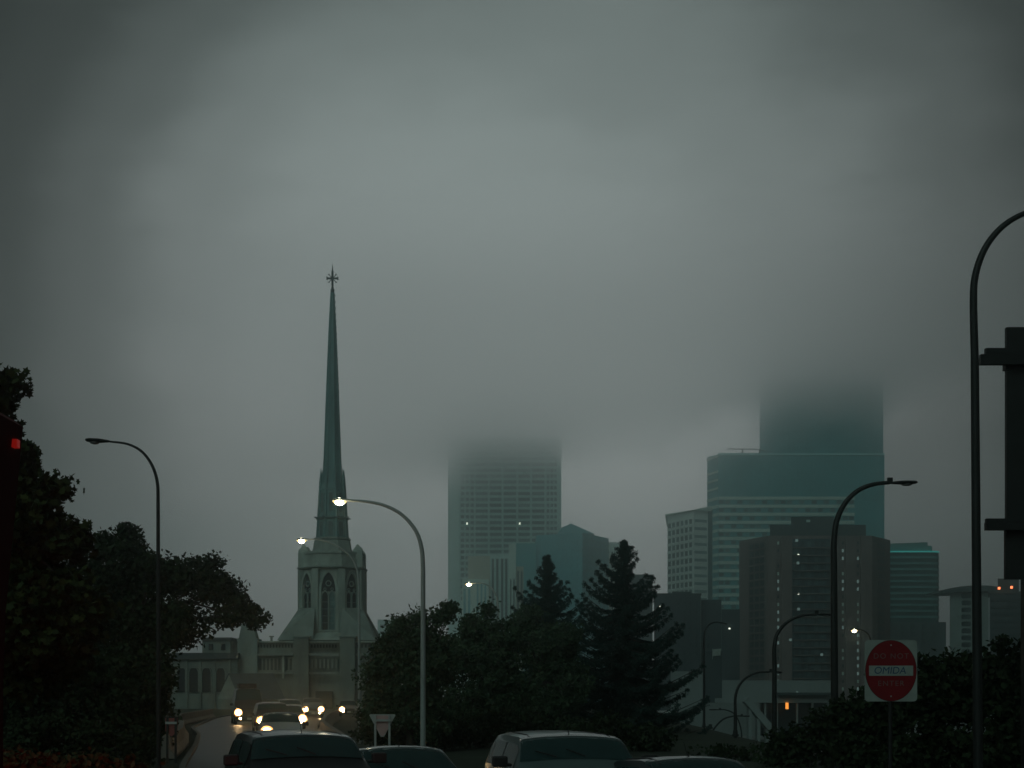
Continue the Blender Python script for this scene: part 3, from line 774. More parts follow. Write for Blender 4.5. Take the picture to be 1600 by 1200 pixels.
t14 = building('parking_structure', 'grey low concrete parking structure with stepped wall and dark openings', YG, 1200)
bb(t14, 'wall', 1048, 1100, 1049, 1150, YG + 6, 12, M['parkconc']); bb(t14, 'dark_stairwell', 1100.2, 1128, 1018, 1097, YG + 5, 8, M['dkbrick'])
bb(t14, 'stepped_wall', 1128.2, 1300, 1063, 1097, YG + 4, 14, M['parkconc']); bb(t14, 'stepped_wall', 1117, 1300, 1091, 1098, YG + 3.4, 14, M['parkconc'])
bb(t14, 'lower_wall', 1100, 1186, 1098.2, 1150, YG + 3, 14, mat('grey_concrete', (.22, .26, .25), .9, .15, .2))
bb(t14, 'dark_bay', 1186.2, 1320, 1098.2, 1150, YG + 8, 10, M['panedk']); bb(t14, 'roof_slab', 1216, 1300, 1082, 1086, YG + 2, 4, M['dkroof'])
for px in (1187, 1196, 1214, 1246, 1270, 1294): bb(t14, 'column', px - 1.2, px + 1.2, 1098.2, 1150, YG + 3.8, .8, M['parkconc'])
bb(t14, 'orange_lamp', 1228, 1232, 1098, 1108, YG + 3, .4, M['orange_on'])
for px, py in ((1246, 1081), (1288, 1104)): bb(t14, 'dim_lamp', px - 1.2, px + 1.2, py - 1, py + 1, YG + 2.6, .3, M['win_dim'])
stair = thing('stair_ramp', 'sloping pale concrete stair ramp descending before the parking structure', 'ramp', (X(1185, 240), 240, -8))
p0 = V(1167, 1093, 240) - stair.location; p1 = V(1206, 1139, 240) - stair.location
tdir = (p1 - p0).normalized(); up = Vector((-tdir.z, 0, tdir.x)) if tdir.x else Vector((0, 0, 1))
w_ = .55
q = [p0 - up * w_, p1 - up * w_, p1 + up * w_, p0 + up * w_]
obj('ramp_wall', mesh('ramp_wall', q + [a + Vector((0, 3, 0)) for a in q], [(0, 1, 2, 3), (7, 6, 5, 4), (0, 4, 5, 1), (3, 2, 6, 7), (0, 3, 7, 4), (1, 5, 6, 2)], M['parkconc']), None, stair)
for i in range(3):
    c = p0.lerp(p1, .15 + i * .35); box('support', stair, (c.x, 1.5, c.z / 2 - .4), (.5, 2, max(.5, c.z - .8)), M['parkconc'])
flag = thing('rooftop_banner', 'small pale square banner on the dark stairwell top', 'banner', (X(1120, YG + 4.6), YG + 4.6, Z(1024, YG)))
obj('banner', mesh('banner', [(-.75, 0, 0), (.65, .05, .1), (.8, 0, 1.35), (-.65, .05, 1.2), (-.75, .06, 0), (.65, .11, .1), (.8, .06, 1.35), (-.65, .11, 1.2)], [(0, 1, 2, 3), (7, 6, 5, 4), (0, 4, 5, 1), (2, 6, 7, 3)], M['signwhite']), None, flag)
tube('pole', flag, [(-.8, .03, -.6), (-.72, .03, 1.4)], .04, M['steel'], 6)
wall_r = obj('retaining_wall', mesh('retaining_wall', *boxgeo((60, 196, -7.2), (110, 1, 2.4)), M['concrete'])); tag(wall_r, 'long low concrete retaining wall along the lower motorway', 'wall')

# low skyline far behind so the horizon is closed
for i, (a, b, t, Y, lb) in enumerate(((590, 612, 968, 700, 'small grey distant block just right of the church broach'),)):
    o = building('distant_block', lb, Y, (a + b) / 2)
    bb(o, 'wall', a, b, t, 1090, Y, 20, M['conc'])
    for j in range(3): bb(o, 'window', a + 4, b - 4, t + 8 + j * 10, t + 12 + j * 10, Y - .2, .4, M['pane'])

# ------------------------------------------------------------------ vegetation
KITE = np.array([(-.5, 0), (0, -.32), (.5, 0), (0, .32)])
MAPLE = np.array([(-.1, -.5), (.12, -.28), (.45, -.38), (.34, -.05), (.5, .2), (.2, .2), (.05, .5), (-.12, .22), (-.45, .3), (-.34, 0), (-.48, -.3), (-.2, -.25)])
def leaves(centers, radii, per, size, tmpl=KITE, flat=.7, seed=0, updown=.5):
    g = np.random.default_rng(seed)
    C_ = np.repeat(np.asarray(centers), per, axis=0); Rr = np.repeat(np.asarray(radii), per)[:, None]
    d = g.normal(size=C_.shape); d /= np.linalg.norm(d, axis=1)[:, None]
    rad = g.random((len(C_), 1)) ** .45
    P = C_ + d * rad * Rr * np.array([1, 1, flat])
    n_ = len(P)
    # random orientation
    nrm = g.normal(size=(n_, 3)); nrm[:, 2] += updown; nrm /= np.linalg.norm(nrm, axis=1)[:, None]
    a = np.cross(nrm, g.normal(size=(n_, 3))); a /= np.linalg.norm(a, axis=1)[:, None]
    b = np.cross(nrm, a)
    s = size * (.6 + .8 * g.random(n_))[:, None]
    T = tmpl.shape[0]
    Vv = P[:, None, :] + (a * s)[:, None, :] * tmpl[None, :, 0, None] + (b * s)[:, None, :] * tmpl[None, :, 1, None]
    return Vv.reshape(-1, 3), T
def polymesh(name, Vv, T, m):
    n_ = len(Vv) // T
    me = bpy.data.meshes.new(name)
    me.vertices.add(len(Vv)); me.vertices.foreach_set('co', Vv.astype(np.float32).ravel())
    me.loops.add(len(Vv)); me.loops.foreach_set('vertex_index', np.arange(len(Vv), dtype=np.int32))
    me.polygons.add(n_); me.polygons.foreach_set('loop_start', np.arange(0, len(Vv), T, dtype=np.int32))
    try: me.polygons.foreach_set('loop_total', np.full(n_, T, dtype=np.int32))
    except Exception: pass
    me.update(calc_edges=True); me.materials.append(m)
    return me
def tree(name, label, Y, lobes, base_px, m, per=60, size=.22, clump=.8, dens=1.0, seed=1, tmpl=KITE, trunk_r=.25, group=None, depth=1.0, cat='tree', limbs=26, fill=.35):
    """lobes: (px, py, rx, ry) in photo pixels at distance Y -> ellipsoids in the world"""
    bx = X(base_px, Y); bz_ = gz(bx, Y)
    t = thing(name, label, cat, (bx, Y, bz_ - .1), 0, group)
    g = np.random.default_rng(seed)
    cs = []; rs = []
    for (px, py, rx, ry) in lobes:
        c = np.array([X(px, Y), Y, Z(py, Y)]); r = np.array([rx * Y / F, rx * Y / F * depth, ry * Y / F])
        n_ = max(5, int(dens * 9 * (r[0] * r[2]) / (clump ** 2)))
        d = g.normal(size=(n_, 3)); d /= np.linalg.norm(d, axis=1)[:, None]
        rad = g.random((n_, 1)) ** fill
        p = c + d * rad * np.maximum(r - clump * .45, r * .4)
        cs.append(p); rs.append(clump * (.5 + .8 * g.random(n_)))
    cs = np.vstack(cs) - np.array(t.location); rs = np.concatenate(rs)
    keep = cs[:, 2] > .15; cs = cs[keep]; rs = rs[keep]
    Vv, T = leaves(cs, rs, per, size, tmpl, .75, seed + 5)
    obj('crown', polymesh('crown', Vv, T, m), None, t)
    top = cs[:, 2].max(); mid = cs.mean(axis=0)
    fork = Vector((mid[0] * .35, mid[1] * .3, top * .34))
    geo = [tube_geo([(0, 0, -.2), (fork.x * .4, fork.y * .4, fork.z * .5), fork, (mid[0] * .8, mid[1] * .8, top * .8)], [trunk_r * 1.25, trunk_r, trunk_r * .8, trunk_r * .2], 8)]
    idx = g.choice(len(cs), size=min(limbs, len(cs)), replace=False)
    for i in idx:
        e = Vector(cs[i]); s0 = fork.lerp(Vector((mid[0] * .8, mid[1] * .8, top * .8)), g.random() * .7)
        mm = s0.lerp(e, .5) + Vector((0, 0, .12 * (e - s0).length))
        geo.append(tube_geo([s0, mm, e], [trunk_r * .4, trunk_r * .22, trunk_r * .06], 5, False))
    v, f = join_geo(geo)
    obj('trunk', mesh('trunk', v, f, M['bark'], True), None, t)
    return t

tree('maple_tree', 'large dark maple with big leaves filling the left edge, nearest tree', 30,
     [(-60, 700, 90, 150), (-10, 660, 28, 75), (5, 760, 50, 90), (30, 720, 26, 45), (10, 860, 90, 110), (60, 815, 42, 62), (85, 765, 22, 24), (105, 850, 34, 50), (30, 980, 120, 120), (110, 960, 60, 90), (-60, 900, 90, 160), (14, 600, 12, 16)],
     -20, M['leaf_near'], per=60, size=.17, clump=.42, dens=1.25, seed=3, tmpl=MAPLE, trunk_r=.3, limbs=50, fill=.42)
tree('broadleaf_tree', 'dark spreading tree behind the unlit left street lamp, branch reaching toward the church', 60,
     [(190, 900, 60, 75), (200, 838, 22, 22), (160, 850, 25, 22), (245, 900, 55, 45), (290, 905, 50, 40), (335, 915, 38, 36), (330, 880, 20, 18), (365, 930, 26, 25), (385, 955, 25, 20), (400, 970, 14, 8), (355, 965, 35, 14), (270, 975, 70, 45), (200, 990, 80, 75), (130, 960, 60, 100)],
     205, M['leaf_dark'], per=70, size=.20, clump=.62, dens=1.2, seed=8, trunk_r=.3, limbs=45, fill=.42)
tree('roadside_tree', 'low black leafy thicket tree under the left street lamp', 52,
     [(120, 1080, 90, 80), (200, 1090, 70, 80), (40, 1100, 90, 90), (245, 1050, 30, 50), (240, 1120, 32, 60)],
     120, M['leaf_dark'], per=60, size=.2, clump=.6, dens=1.1, seed=12, trunk_r=.15, limbs=20, fill=.5)
tree('roundish_tree', 'bushy green tree right of the church, left of the tall street lamp', 57,
     [(640, 1000, 50, 42), (622, 978, 20, 18), (655, 968, 18, 16), (690, 965, 20, 22), (702, 950, 12, 14), (610, 1020, 32, 40), (590, 1060, 34, 40), (650, 1060, 60, 60), (600, 1110, 42, 45), (680, 1030, 45, 55), (660, 1120, 60, 50)],
     642, M['leaf_mid'], per=70, size=.15, clump=.50, dens=1.25, seed=21, trunk_r=.18, limbs=30, fill=.45)
tree('roundish_tree', 'bushy green tree right of the tall street lamp under the stepped tower', 66,
     [(745, 990, 36, 35), (762, 955, 14, 16), (735, 970, 14, 14), (780, 1000, 34, 35), (720, 1030, 45, 50), (770, 1050, 50, 60), (740, 1110, 62, 50), (800, 1100, 40, 50)],
     750, M['leaf_mid'], per=70, size=.16, clump=.52, dens=1.2, seed=25, trunk_r=.18, limbs=26, fill=.45)
tree('roundish_tree', 'soft green broadleaf tree crowding the foot of the smaller spruce', 78,
     [(825, 965, 28, 25), (812, 985, 26, 28), (850, 1010, 50, 45), (885, 1000, 36, 32), (870, 1070, 60, 55), (840, 1110, 60, 45)],
     850, M['leaf_mid'], per=70, size=.17, clump=.58, dens=1.2, seed=29, trunk_r=.18, limbs=26, fill=.45)

def spruce(name, label, Y, px, py_tip, prof, seed, base_py=1180, nb=150, needle=.16):
    """prof: list of (py, left px reach, right px reach)"""
    bx = X(px, Y); bz_ = gz(bx, Y) - .1
    t = thing(name, label, 'tree', (bx, Y, bz_))
    g = np.random.default_rng(seed); rr_ = random.Random(seed)
    k_ = Y / F
    ztip = Z(py_tip, Y) - bz_; zlow = Z(prof[-1][0], Y) - bz_
    geo = [tube_geo([(0, 0, -.2), (0, 0, ztip * .5), (0, 0, ztip)], [.26, .15, .02], 8)]
    centers = []; dirs = []; ss = []
    for i in range(nb):
        t_ = ((i + rr_.random()) / nb)
        z = ztip - (ztip - zlow) * (t_ ** .85)
        py = HOR - (z + bz_ - CAMH) / k_
        # reach by interpolation
        lr = prof[0][1:]
        for a, b in zip(prof, prof[1:]):
            if a[0] <= py <= b[0]:
                w = (py - a[0]) / (b[0] - a[0]); lr = (a[1] + (b[1] - a[1]) * w, a[2] + (b[2] - a[2]) * w); break
        else:
            if py > prof[-1][0]: lr = prof[-1][1:]
        az = i * 2.39996 + rr_.uniform(-.25, .25)
        side = lr[1] if math.cos(az) > 0 else lr[0]
        reach = max(.12, side * k_ * (abs(math.cos(az)) + .85 * abs(math.sin(az)))) * rr_.choice((rr_.uniform(.45, .8), rr_.uniform(.8, 1.18), rr_.uniform(.85, 1.05)))
        droop = -.10 - .28 * t_
        d = Vector((math.cos(az), math.sin(az), 0))
        pts_ = []
        ns = max(4, int(reach / .22))
        for q in range(ns + 1):
            u = q / ns
            zz = z + reach * (droop * u * 1.6 + (.55 - .05 * t_) * u * u * u) + (.10 * reach if t_ < .3 else 0) * u
            pts_.append(Vector((0, 0, zz)) + d * reach * u)
        geo.append(tube_geo([pts_[0], pts_[ns // 2], pts_[-1]], [.05, .03, .01], 4, False))
        perp = Vector((-d.y, d.x, 0))
        for q, p in enumerate(pts_):
            u = q / ns
            wdt = .10 + .16 * reach * (1 - u) * (.4 + u)
            cnt = 5 + int(9 * wdt / .3)
            for _ in range(cnt):
                off = perp * rr_.uniform(-wdt, wdt)
                c = p + off + Vector((0, 0, -abs(rr_.gauss(0, .10)) + .03)) - d * abs(off.length) * .5
                centers.append(c); ss.append(.15)
    cs = np.array([tuple(c) for c in centers]);
    NEED = np.array([(-.5, 0), (-.1, -.14), (.5, 0), (-.1, .14)])
    Vv, T = leaves(cs, np.full(len(cs), .15), 10, needle * .95, NEED, .8, seed, 0)
    obj('crown', polymesh('crown', Vv, T, M['needle']), None, t)
    v, f = join_geo(geo)
    obj('trunk', mesh('trunk', v, f, M['bark'], True), None, t)
    return t
spruce('spruce_tree', 'smaller pointed spruce left of the tall spruce', 92, 855, 868,
       [(868, 2, 2), (890, 9, 9), (915, 18, 18), (935, 34, 36), (960, 50, 48), (1000, 70, 68), (1060, 88, 90), (1130, 95, 95)], 5, nb=150)
spruce('spruce_tree', 'tall ragged spruce with wide lower boughs, the tallest tree right of centre', 84, 975, 845,
       [(845, 2, 2), (862, 12, 10), (880, 20, 22), (900, 38, 24), (930, 58, 48), (960, 66, 66), (1000, 82, 78), (1030, 90, 82), (1080, 95, 100), (1110, 95, 112), (1150, 95, 100)], 9, nb=150)

# undergrowth and shrubs
def shrub(label, Y, lobes, base, seed, m='leaf_dark', group=None, size=.16, clump=.5, per=55, dens=1.2):
    return tree('shrub', label, Y, lobes, base, M[m], per=per, size=size, clump=clump, dens=dens, seed=seed, trunk_r=.06, group=group, cat='shrub', limbs=10, fill=.55)
shrub('dark bush under the round tree beside the triangular road sign', 60, [(585, 1130, 40, 40), (640, 1150, 50, 35), (700, 1150, 50, 38)], 640, 41)
shrub('dark bush at the foot of the smaller spruce', 62, [(770, 1140, 55, 40), (840, 1145, 55, 40), (900, 1150, 50, 35)], 830, 42)
shrub('dark bush beneath the tall spruce, above the grey car roof', 58, [(950, 1150, 50, 40), (1010, 1160, 50, 32), (1060, 1178, 40, 18)], 1000, 43)
shrub('low bush beside the third curved lamp on the right', 50, [(1105, 1190, 45, 18), (1165, 1188, 45, 24), (1130, 1176, 20, 10)], 1135, 44)
shrub('black bush at the foot of the second curved lamp', 46, [(1235, 1160, 40, 40), (1290, 1150, 42, 50), (1220, 1190, 45, 30)], 1260, 45)
shrub('tall black bush left of the red round sign', 38, [(1330, 1130, 50, 60), (1390, 1110, 55, 70), (1340, 1180, 60, 40), (1400, 1190, 60, 50)], 1360, 46, clump=.42)
shrub('tall black bush right of the red round sign', 34, [(1450, 1090, 55, 80), (1510, 1080, 60, 75), (1470, 1170, 70, 50), (1420, 1200, 60, 45)], 1480, 47, clump=.42)
shrub('big black bush in the lower right corner', 32, [(1570, 1080, 60, 90), (1620, 1060, 60, 90), (1560, 1170, 70, 60)], 1580, 48, clump=.42)
shrub('black hedge clump beyond the left barrier', 44, [(60, 1160, 70, 50), (140, 1160, 60, 50), (215, 1165, 42, 46)], 130, 49)
shrub('low black hedge at the lower left lit red by tail lamps', 16, [(20, 1195, 80, 30), (110, 1200, 70, 28), (190, 1206, 50, 20)], 90, 50, size=.09, clump=.2, per=60)

# ------------------------------------------------------------------ street lamps
def street_lamp(label, Y, base_px, curve, r, m, head, lit=False, group='curved-arm street lamps', style='cobra', thick_to=None):
    """curve: photo pixels along the axis from the bend to the arm's tip; head: (px0, py0, px1, py1)"""
    bx = X(base_px, Y); bz_ = gz(bx, Y)
    t = thing('street_lamp', label, 'street lamp', (bx, Y, bz_), 0, group)
    def q(px, py): return Vector((X(px, Y) - bx, 0, Z(py, Y) - bz_))
    # Catmull smoothing
    P = [q(*c) for c in curve]
    pts_ = [Vector((0, 0, 0)), P[0]]
    tube('pole', t, [Vector((0, 0, -.3)), P[0]], [r * 1.25, r], m, 12)
    sm = []
    for i in range(len(P) - 1):
        p0_, p1_, p2_, p3_ = P[max(i - 1, 0)] if i else P[0] - (P[1] - P[0]), P[i], P[i + 1], P[min(i + 2, len(P) - 1)]
        for s in range(5):
            u = s / 5
            sm.append(.5 * ((2 * p1_) + (p2_ - p0_) * u + (2 * p0_ - 5 * p1_ + 4 * p2_ - p3_) * u * u + (3 * p1_ - p0_ - 3 * p2_ + p3_) * u ** 3))
    sm.append(P[-1])
    tube('arm', t, sm, [r * (1 - .45 * i / (len(sm) - 1)) for i in range(len(sm))], m, 10)
    geo = join_geo([tube_geo([(0, 0, 0), (0, 0, .12)], r * 2.2, 12), tube_geo([(0, 0, .12), (0, 0, .35)], [r * 1.7, r * 1.4], 12)])
    obj('base_plate', mesh('base_plate', *geo, m), None, t)
    a = q(head[0], head[1]); b = q(head[2], head[3])
    d = (b - a); ln = d.length; c = (a + b) / 2
    ang = math.atan2(d.z, abs(d.x)); flip = math.pi if d.x < 0 else 0
    prof = [(-.5, .035, .03), (-.35, .06, .05), (0, .13, .075), (.3, .14, .07), (.46, .11, .05), (.5, .05, .02)]
    v = []; n_ = 8
    for (u, hw_, hh) in prof:
        for j in range(n_):
            w = 2 * math.pi * j / n_; v.append((u * ln, hw_ * math.cos(w) * 1.4, hh * math.sin(w) * (1 if math.sin(w) > 0 else .7)))
    f = [(i * n_ + j, i * n_ + (j + 1) % n_, (i + 1) * n_ + (j + 1) % n_, (i + 1) * n_ + j) for i in range(len(prof) - 1) for j in range(n_)] + [tuple(range(n_)), tuple(range((len(prof) - 1) * n_, len(prof) * n_))]
    h = obj('lamp_head', mesh('lamp_head', v, f, m, True), None, t); h.location = c; h.rotation_euler = (0, -ang, flip)
    # lens under the outer half
    bm = bmesh.new(); bmesh.ops.create_uvsphere(bm, u_segments=12, v_segments=8, radius=1)
    for vv in bm.verts: vv.co = Vector((vv.co.x * (ln * .2 if not lit else .17), vv.co.y * .13, vv.co.z * (.05 if not lit else .125)))
    lm = bpy.data.meshes.new('lens'); bm.to_mesh(lm); bm.free()
    lm.materials.append(M['street_on'] if lit else M['lamp_off'])
    if lit:
        bm = bmesh.new(); bmesh.ops.create_uvsphere(bm, u_segments=12, v_segments=8, radius=1)
        for vv in bm.verts: vv.co = Vector((vv.co.x * .235, vv.co.y * .10, vv.co.z * .095))
        rm = bpy.data.meshes.new('refractor'); bm.to_mesh(rm); bm.free(); rm.materials.append(M['refractor_on'])
        r_o = obj('refractor', rm, None, t); r_o.parent = h; r_o.location = (ln * .14, 0, -.04)  # glowing shell stands in for the halo round the lens
    lo = obj('lens', lm, None, t); lo.parent = h; lo.location = (ln * .14, 0, -.05)
    if style == 'flat':
        box('bracket', t, (a + Vector((.05, 0, .10))), (.16, .10, .14), m)
    if lit:
        ld = bpy.data.lights.new('lamp_light', 'POINT'); ld.energy = 9; ld.color = (1, .85, .55); ld.shadow_soft_size = .12
        lo2 = bpy.data.objects.new('lamp_light', ld); COL.objects.link(lo2); lo2.parent = t; lo2.location = c + Vector((0, 0, -.35))
    return t
street_lamp('unlit lamp with slim dark pole above the left trees', 40, 248, [(247, 790), (246, 755), (238, 728), (222, 706), (200, 694), (172, 690)], .052, M['bronze'], (172, 690, 134, 688))
street_lamp('lit lamp on the tall pale pole in front of the round trees', 46, 661, [(661, 890), (659, 858), (650, 830), (630, 806), (604, 791), (575, 784), (545, 782)], .075, M['steel'], (548, 782, 521, 781), True)
street_lamp('lit lamp crossing the church belfry', 66, 561.5, [(561, 915), (558, 890), (549, 871), (535, 858), (517, 848), (498, 843), (484, 843)], .058, M['steel'], (484, 843, 464, 843), True)
street_lamp('small lit lamp in front of the stepped tan tower', 92, 779, [(779, 950), (776, 932), (768, 919), (756, 912), (744, 911)], .05, M['steel'], (744, 911, 726, 912), True)
street_lamp('dark curved lamp left of the red round sign, flat lamp head', 44, 1304.5, [(1303, 880), (1303, 850), (1307, 815), (1320, 787), (1340, 767), (1364, 757), (1390, 754)], .105, M['bronze'], (1388, 755, 1433, 754), style='flat')
street_lamp('dark curved lamp in front of the brown tower', 62, 1210, [(1210, 1040), (1210, 1010), (1215, 990), (1230, 972), (1252, 962), (1276, 960)], .10, M['bronze'], (1274, 960, 1300, 961), style='flat')
street_lamp('dark curved lamp before the parking structure', 80, 1149, [(1149, 1110), (1149, 1090), (1154, 1073), (1166, 1059), (1184, 1051), (1203, 1050)], .09, M['bronze'], (1203, 1050, 1222, 1051), style='flat')
street_lamp('lowest dark curved lamp bending right near the shrubs', 110, 1110, [(1110, 1160), (1111, 1150), (1117, 1137), (1130, 1124), (1146, 1119), (1160, 1119)], .09, M['bronze'], (1158, 1119, 1172, 1119), style='flat')
street_lamp('low dark curved lamp bending left near the stair ramp', 130, 1159, [(1159, 1160), (1158, 1140), (1152, 1122), (1144, 1113), (1132, 1109), (1122, 1109)], .08, M['bronze'], (1124, 1109, 1108, 1109), style='flat')
street_lamp('slim dark lamp right of the tall spruce with small arm', 120, 1100, [(1100, 1010), (1101, 990), (1106, 978), (1114, 973), (1122, 972)], .09, M['bronze'], (1120, 972, 1136, 975))
street_lamp('lit lamp glowing above the red round sign', 95, 1362, [(1362, 1030), (1361, 1005), (1357, 992), (1350, 986), (1344, 984)], .07, M['bronze'], (1347, 984, 1328, 984), True)
street_lamp('nearest dark lamp post curving out of the right edge', 29, 1529, [(1523, 560), (1521, 470), (1524, 430), (1537, 392), (1558, 362), (1585, 341), (1620, 327), (1660, 320)], .085, M['bronze'], (1655, 320, 1700, 320), style='flat')

# ------------------------------------------------------------------ signs
# big dark sign structure at the right edge, seen from behind
YS = 30
g1 = thing('overhead_sign', 'large dark sign structure seen from behind at the right edge with stub beams', 'sign', (X(1640, YS), YS, gz(X(1640, YS), YS)))
bb(g1, 'sign_panel', 1573, 1720, 511, 828, YS, .12, M['bronze'])
for nm, a, b, c, d, o in (('beam', 1541, 1720, 543.5, 553, .0), ('beam', 1533, 1720, 553.2, 569, .02), ('beam', 1542, 1720, 810, 816, 0), ('beam', 1541, 1720, 816.2, 828, .02)):
    bb(g1, nm, a, b, c, d, YS - .14 - o, .13, M['bronze'])
bb(g1, 'lower_panel', 1571, 1720, 828.3, 905, YS + .05, .1, M['bronze'])
bb(g1, 'end_cap', 1571.5, 1580, 560, 577, YS - .05, .2, M['bronze'])
for px in (1600, 1690): bb(g1, 'post', px, px + 14, 520, 1300, YS + .2, .2, M['bronze'])
# do-not-enter sign
YN = 20
dn = thing('no_entry_sign', 'red disc sign reading DO NOT ENTER with graffiti on its white bar', 'sign', (X(1392, YN), YN, gz(X(1392, YN), YN)))
def lp(px, py): return (X(px, YN) - dn.location.x, Z(py, YN) - dn.location.z)
w_, h_ = (1433 - 1351) * YN / F, (1096 - 1000) * YN / F
cxs, czs = lp(1392, 1048)
pr = rnd_rect(w_, h_, .05, 4)
def plate(name, pts2, y0, y1, m, par=dn):
    n_ = len(pts2); v = [(cxs + a, y0, czs + b) for a, b in pts2] + [(cxs + a, y1, czs + b) for a, b in pts2]
    f = [tuple(range(n_)), tuple(range(n_, 2 * n_))[::-1]] + [(i, n_ + i, n_ + (i + 1) % n_, (i + 1) % n_) for i in range(n_)]
    return obj(name, mesh(name, v, f, m), None, par)
plate('plate', pr, -.002, .004, M['signwhite'])
plate('disc_border', [(w_ * .492 * math.cos(a * math.pi / 24), h_ * .499 * math.sin(a * math.pi / 24)) for a in range(48)], -.0035, -.0022, M['bronze'])
plate('red_disc', [(w_ * .485 * math.cos(a * math.pi / 24), h_ * .492 * math.sin(a * math.pi / 24)) for a in range(48)], -.008, -.0037, M['signred'])
bw, bh = w_ * .84, h_ * .165
plate('white_bar', [(-bw / 2, -bh / 2), (bw / 2, -bh / 2), (bw / 2, bh / 2), (-bw / 2, bh / 2)], -.014, -.0085, M['signwhite'])
def text(s, size, x, z, y, m, par, name='lettering', shear=0, spacing=1.0):
    cu = bpy.data.curves.new(name, 'FONT'); cu.body = s; cu.size = size; cu.align_x = 'CENTER'; cu.align_y = 'CENTER'; cu.extrude = .001; cu.shear = shear; cu.space_character = spacing
    o = bpy.data.objects.new(name, cu); COL.objects.link(o)
    dg = bpy.context.evaluated_depsgraph_get(); me = bpy.data.meshes.new_from_object(o.evaluated_get(dg))
    bpy.data.objects.remove(o); me.materials.clear(); me.materials.append(m)
    return obj(name, me, None, par, (x, y, z)), me
for s, dz in (('DO NOT', h_ * .235), ('ENTER', -h_ * .21)):
    o, me = text(s, .108, cxs, czs + dz, -.0095, M['signink'], dn, spacing=1.25); o.rotation_euler = (R(90), 0, 0)
o, me = text('OMIDA', .14, cxs - .02, czs, -.0155, M['signblue'], dn, 'graffiti', .15); o.rotation_euler = (R(90), 0, 0); o.scale = (1, 1, 1)
tube('post', dn, [(cxs, .04, -.3), (cxs, .04, czs + .35)], .03, M['bronze'], 8)
for dz in (-.25, .25): box('bolt', dn, (cxs, -.011, czs + dz * 1.45), (.018, .008, .018), M['steel'])

# triangular sign seen from behind on two posts
def tri_sign(label, Y, x0, x1, ytop, ytip, posts, mm, m2):
    cxp = (x0 + x1) / 2
    t = thing('triangular_sign', label, 'sign', (X(cxp, Y), Y, gz(X(cxp, Y), Y)), 0, 'triangular road signs')
    def l2(px, py): return (X(px, Y) - t.location.x, Z(py, Y) - t.location.z)
    a, b, c = l2(x0, ytop), l2(x1, ytop), l2(cxp, ytip)
    def tri(name, pts2, y0, y1, m):
        n_ = len(pts2); v = [(p, y0, q_) for p, q_ in pts2] + [(p, y1, q_) for p, q_ in pts2]
        return obj(name, mesh(name, v, [tuple(range(n_)), tuple(range(n_, 2 * n_))[::-1]] + [(i, n_ + i, n_ + (i + 1) % n_, (i + 1) % n_) for i in range(n_)], m), None, t)
    tri('triangular_plate', [(a[0], a[1] - .03), (a[0] + .04, a[1]), (b[0] - .04, b[1]), (b[0], b[1] - .03), (c[0] + .06, c[1] + .02), (c[0] - .06, c[1] + .02)], 0, .006, mm)
    tri('faded_centre', [l2(cxp - 9.5, ytop + 2), l2(cxp + 9.5, ytop + 2), l2(cxp + 9.5, ytop + 22), l2(cxp + 1.5, ytip - 2), l2(cxp - 1.5, ytip - 2), l2(cxp - 9.5, ytop + 22)], -.006, -.001, m2)
    for px in posts:
        xx = X(px, Y) - t.location.x
        box('post', t, (xx, -.035, (l2(px, ytop + 1)[1]) / 2), (.075, .05, l2(px, ytop + 1)[1]), M['steel'] if mm is M['signback'] else M['bronze'])
    zz = l2(0, ytop + 9.5)[1]
    box('brace', t, (0, -.075, zz), (abs(X(posts[-1], Y) - X(posts[0], Y)) + .1 if len(posts) > 1 else .5, .025, .08), M['steel'])
    return t
tri_sign('pale triangular road sign seen from behind on two steel posts', 50, 577, 618, 1116, 1152, (586.5, 608.5), M['signback'], M['pink'])
tri_sign('dim reddish triangular road sign in the dark left of the carriageway', 47, 256, 280, 1120, 1152, (262, 275), M['bronze'], M['pinkdk'])

# ------------------------------------------------------------------ barriers
def barrier(name, label, pts2, h=.8, w=.35):
    t = thing(name, label, 'barrier', (pts2[0][0], pts2[0][1], 0))
    o = Vector((pts2[0][0], pts2[0][1]))
    prof = [(-w, 0), (-w, .12), (-w * .45, .32), (-w * .32, h), (w * .32, h), (w * .45, .32), (w, .12), (w, 0)]
    for i in range(len(pts2) - 1):
        a = Vector(pts2[i]) - o; b = Vector(pts2[i + 1]) - o; d = (b - a).normalized(); a = a + d * .03
        nn = Vector((d.y, -d.x)); v = []
        for e in (a, b):
            for (u, z) in prof: v.append((e.x + nn.x * u, e.y + nn.y * u, z))
        n_ = len(prof)
        f = [(j, j + 1, n_ + j + 1, n_ + j) for j in range(n_ - 1)] + [tuple(range(n_))[::-1], tuple(range(n_, 2 * n_))]
        obj('concrete_segment', mesh('segment', v, f, M['concrete']), None, t)
    return t
bl = [(-11.4, 50), (-13.7, 62), (-16.9, 76), (-19.9, 88), (-22.7, 100), (-26.4, 128)]
barrier('concrete_barrier', 'concrete barrier along the left side of the carriageway', [(a - .9, b) for a, b in bl])
br = [(-6.3, 48), (-7.6, 56), (-9.3, 66), (-11.2, 78), (-12.9, 92), (-14.3, 105), (-15.6, 120)]
barrier('concrete_barrier', 'tan concrete barrier along the right side of the queue, lit by headlamps', [(a + .7, b) for a, b in br])

# ------------------------------------------------------------------ vehicles
def paint(name, c, rough=.3): return mat(name, c, rough, .06, 1, coat=.5)
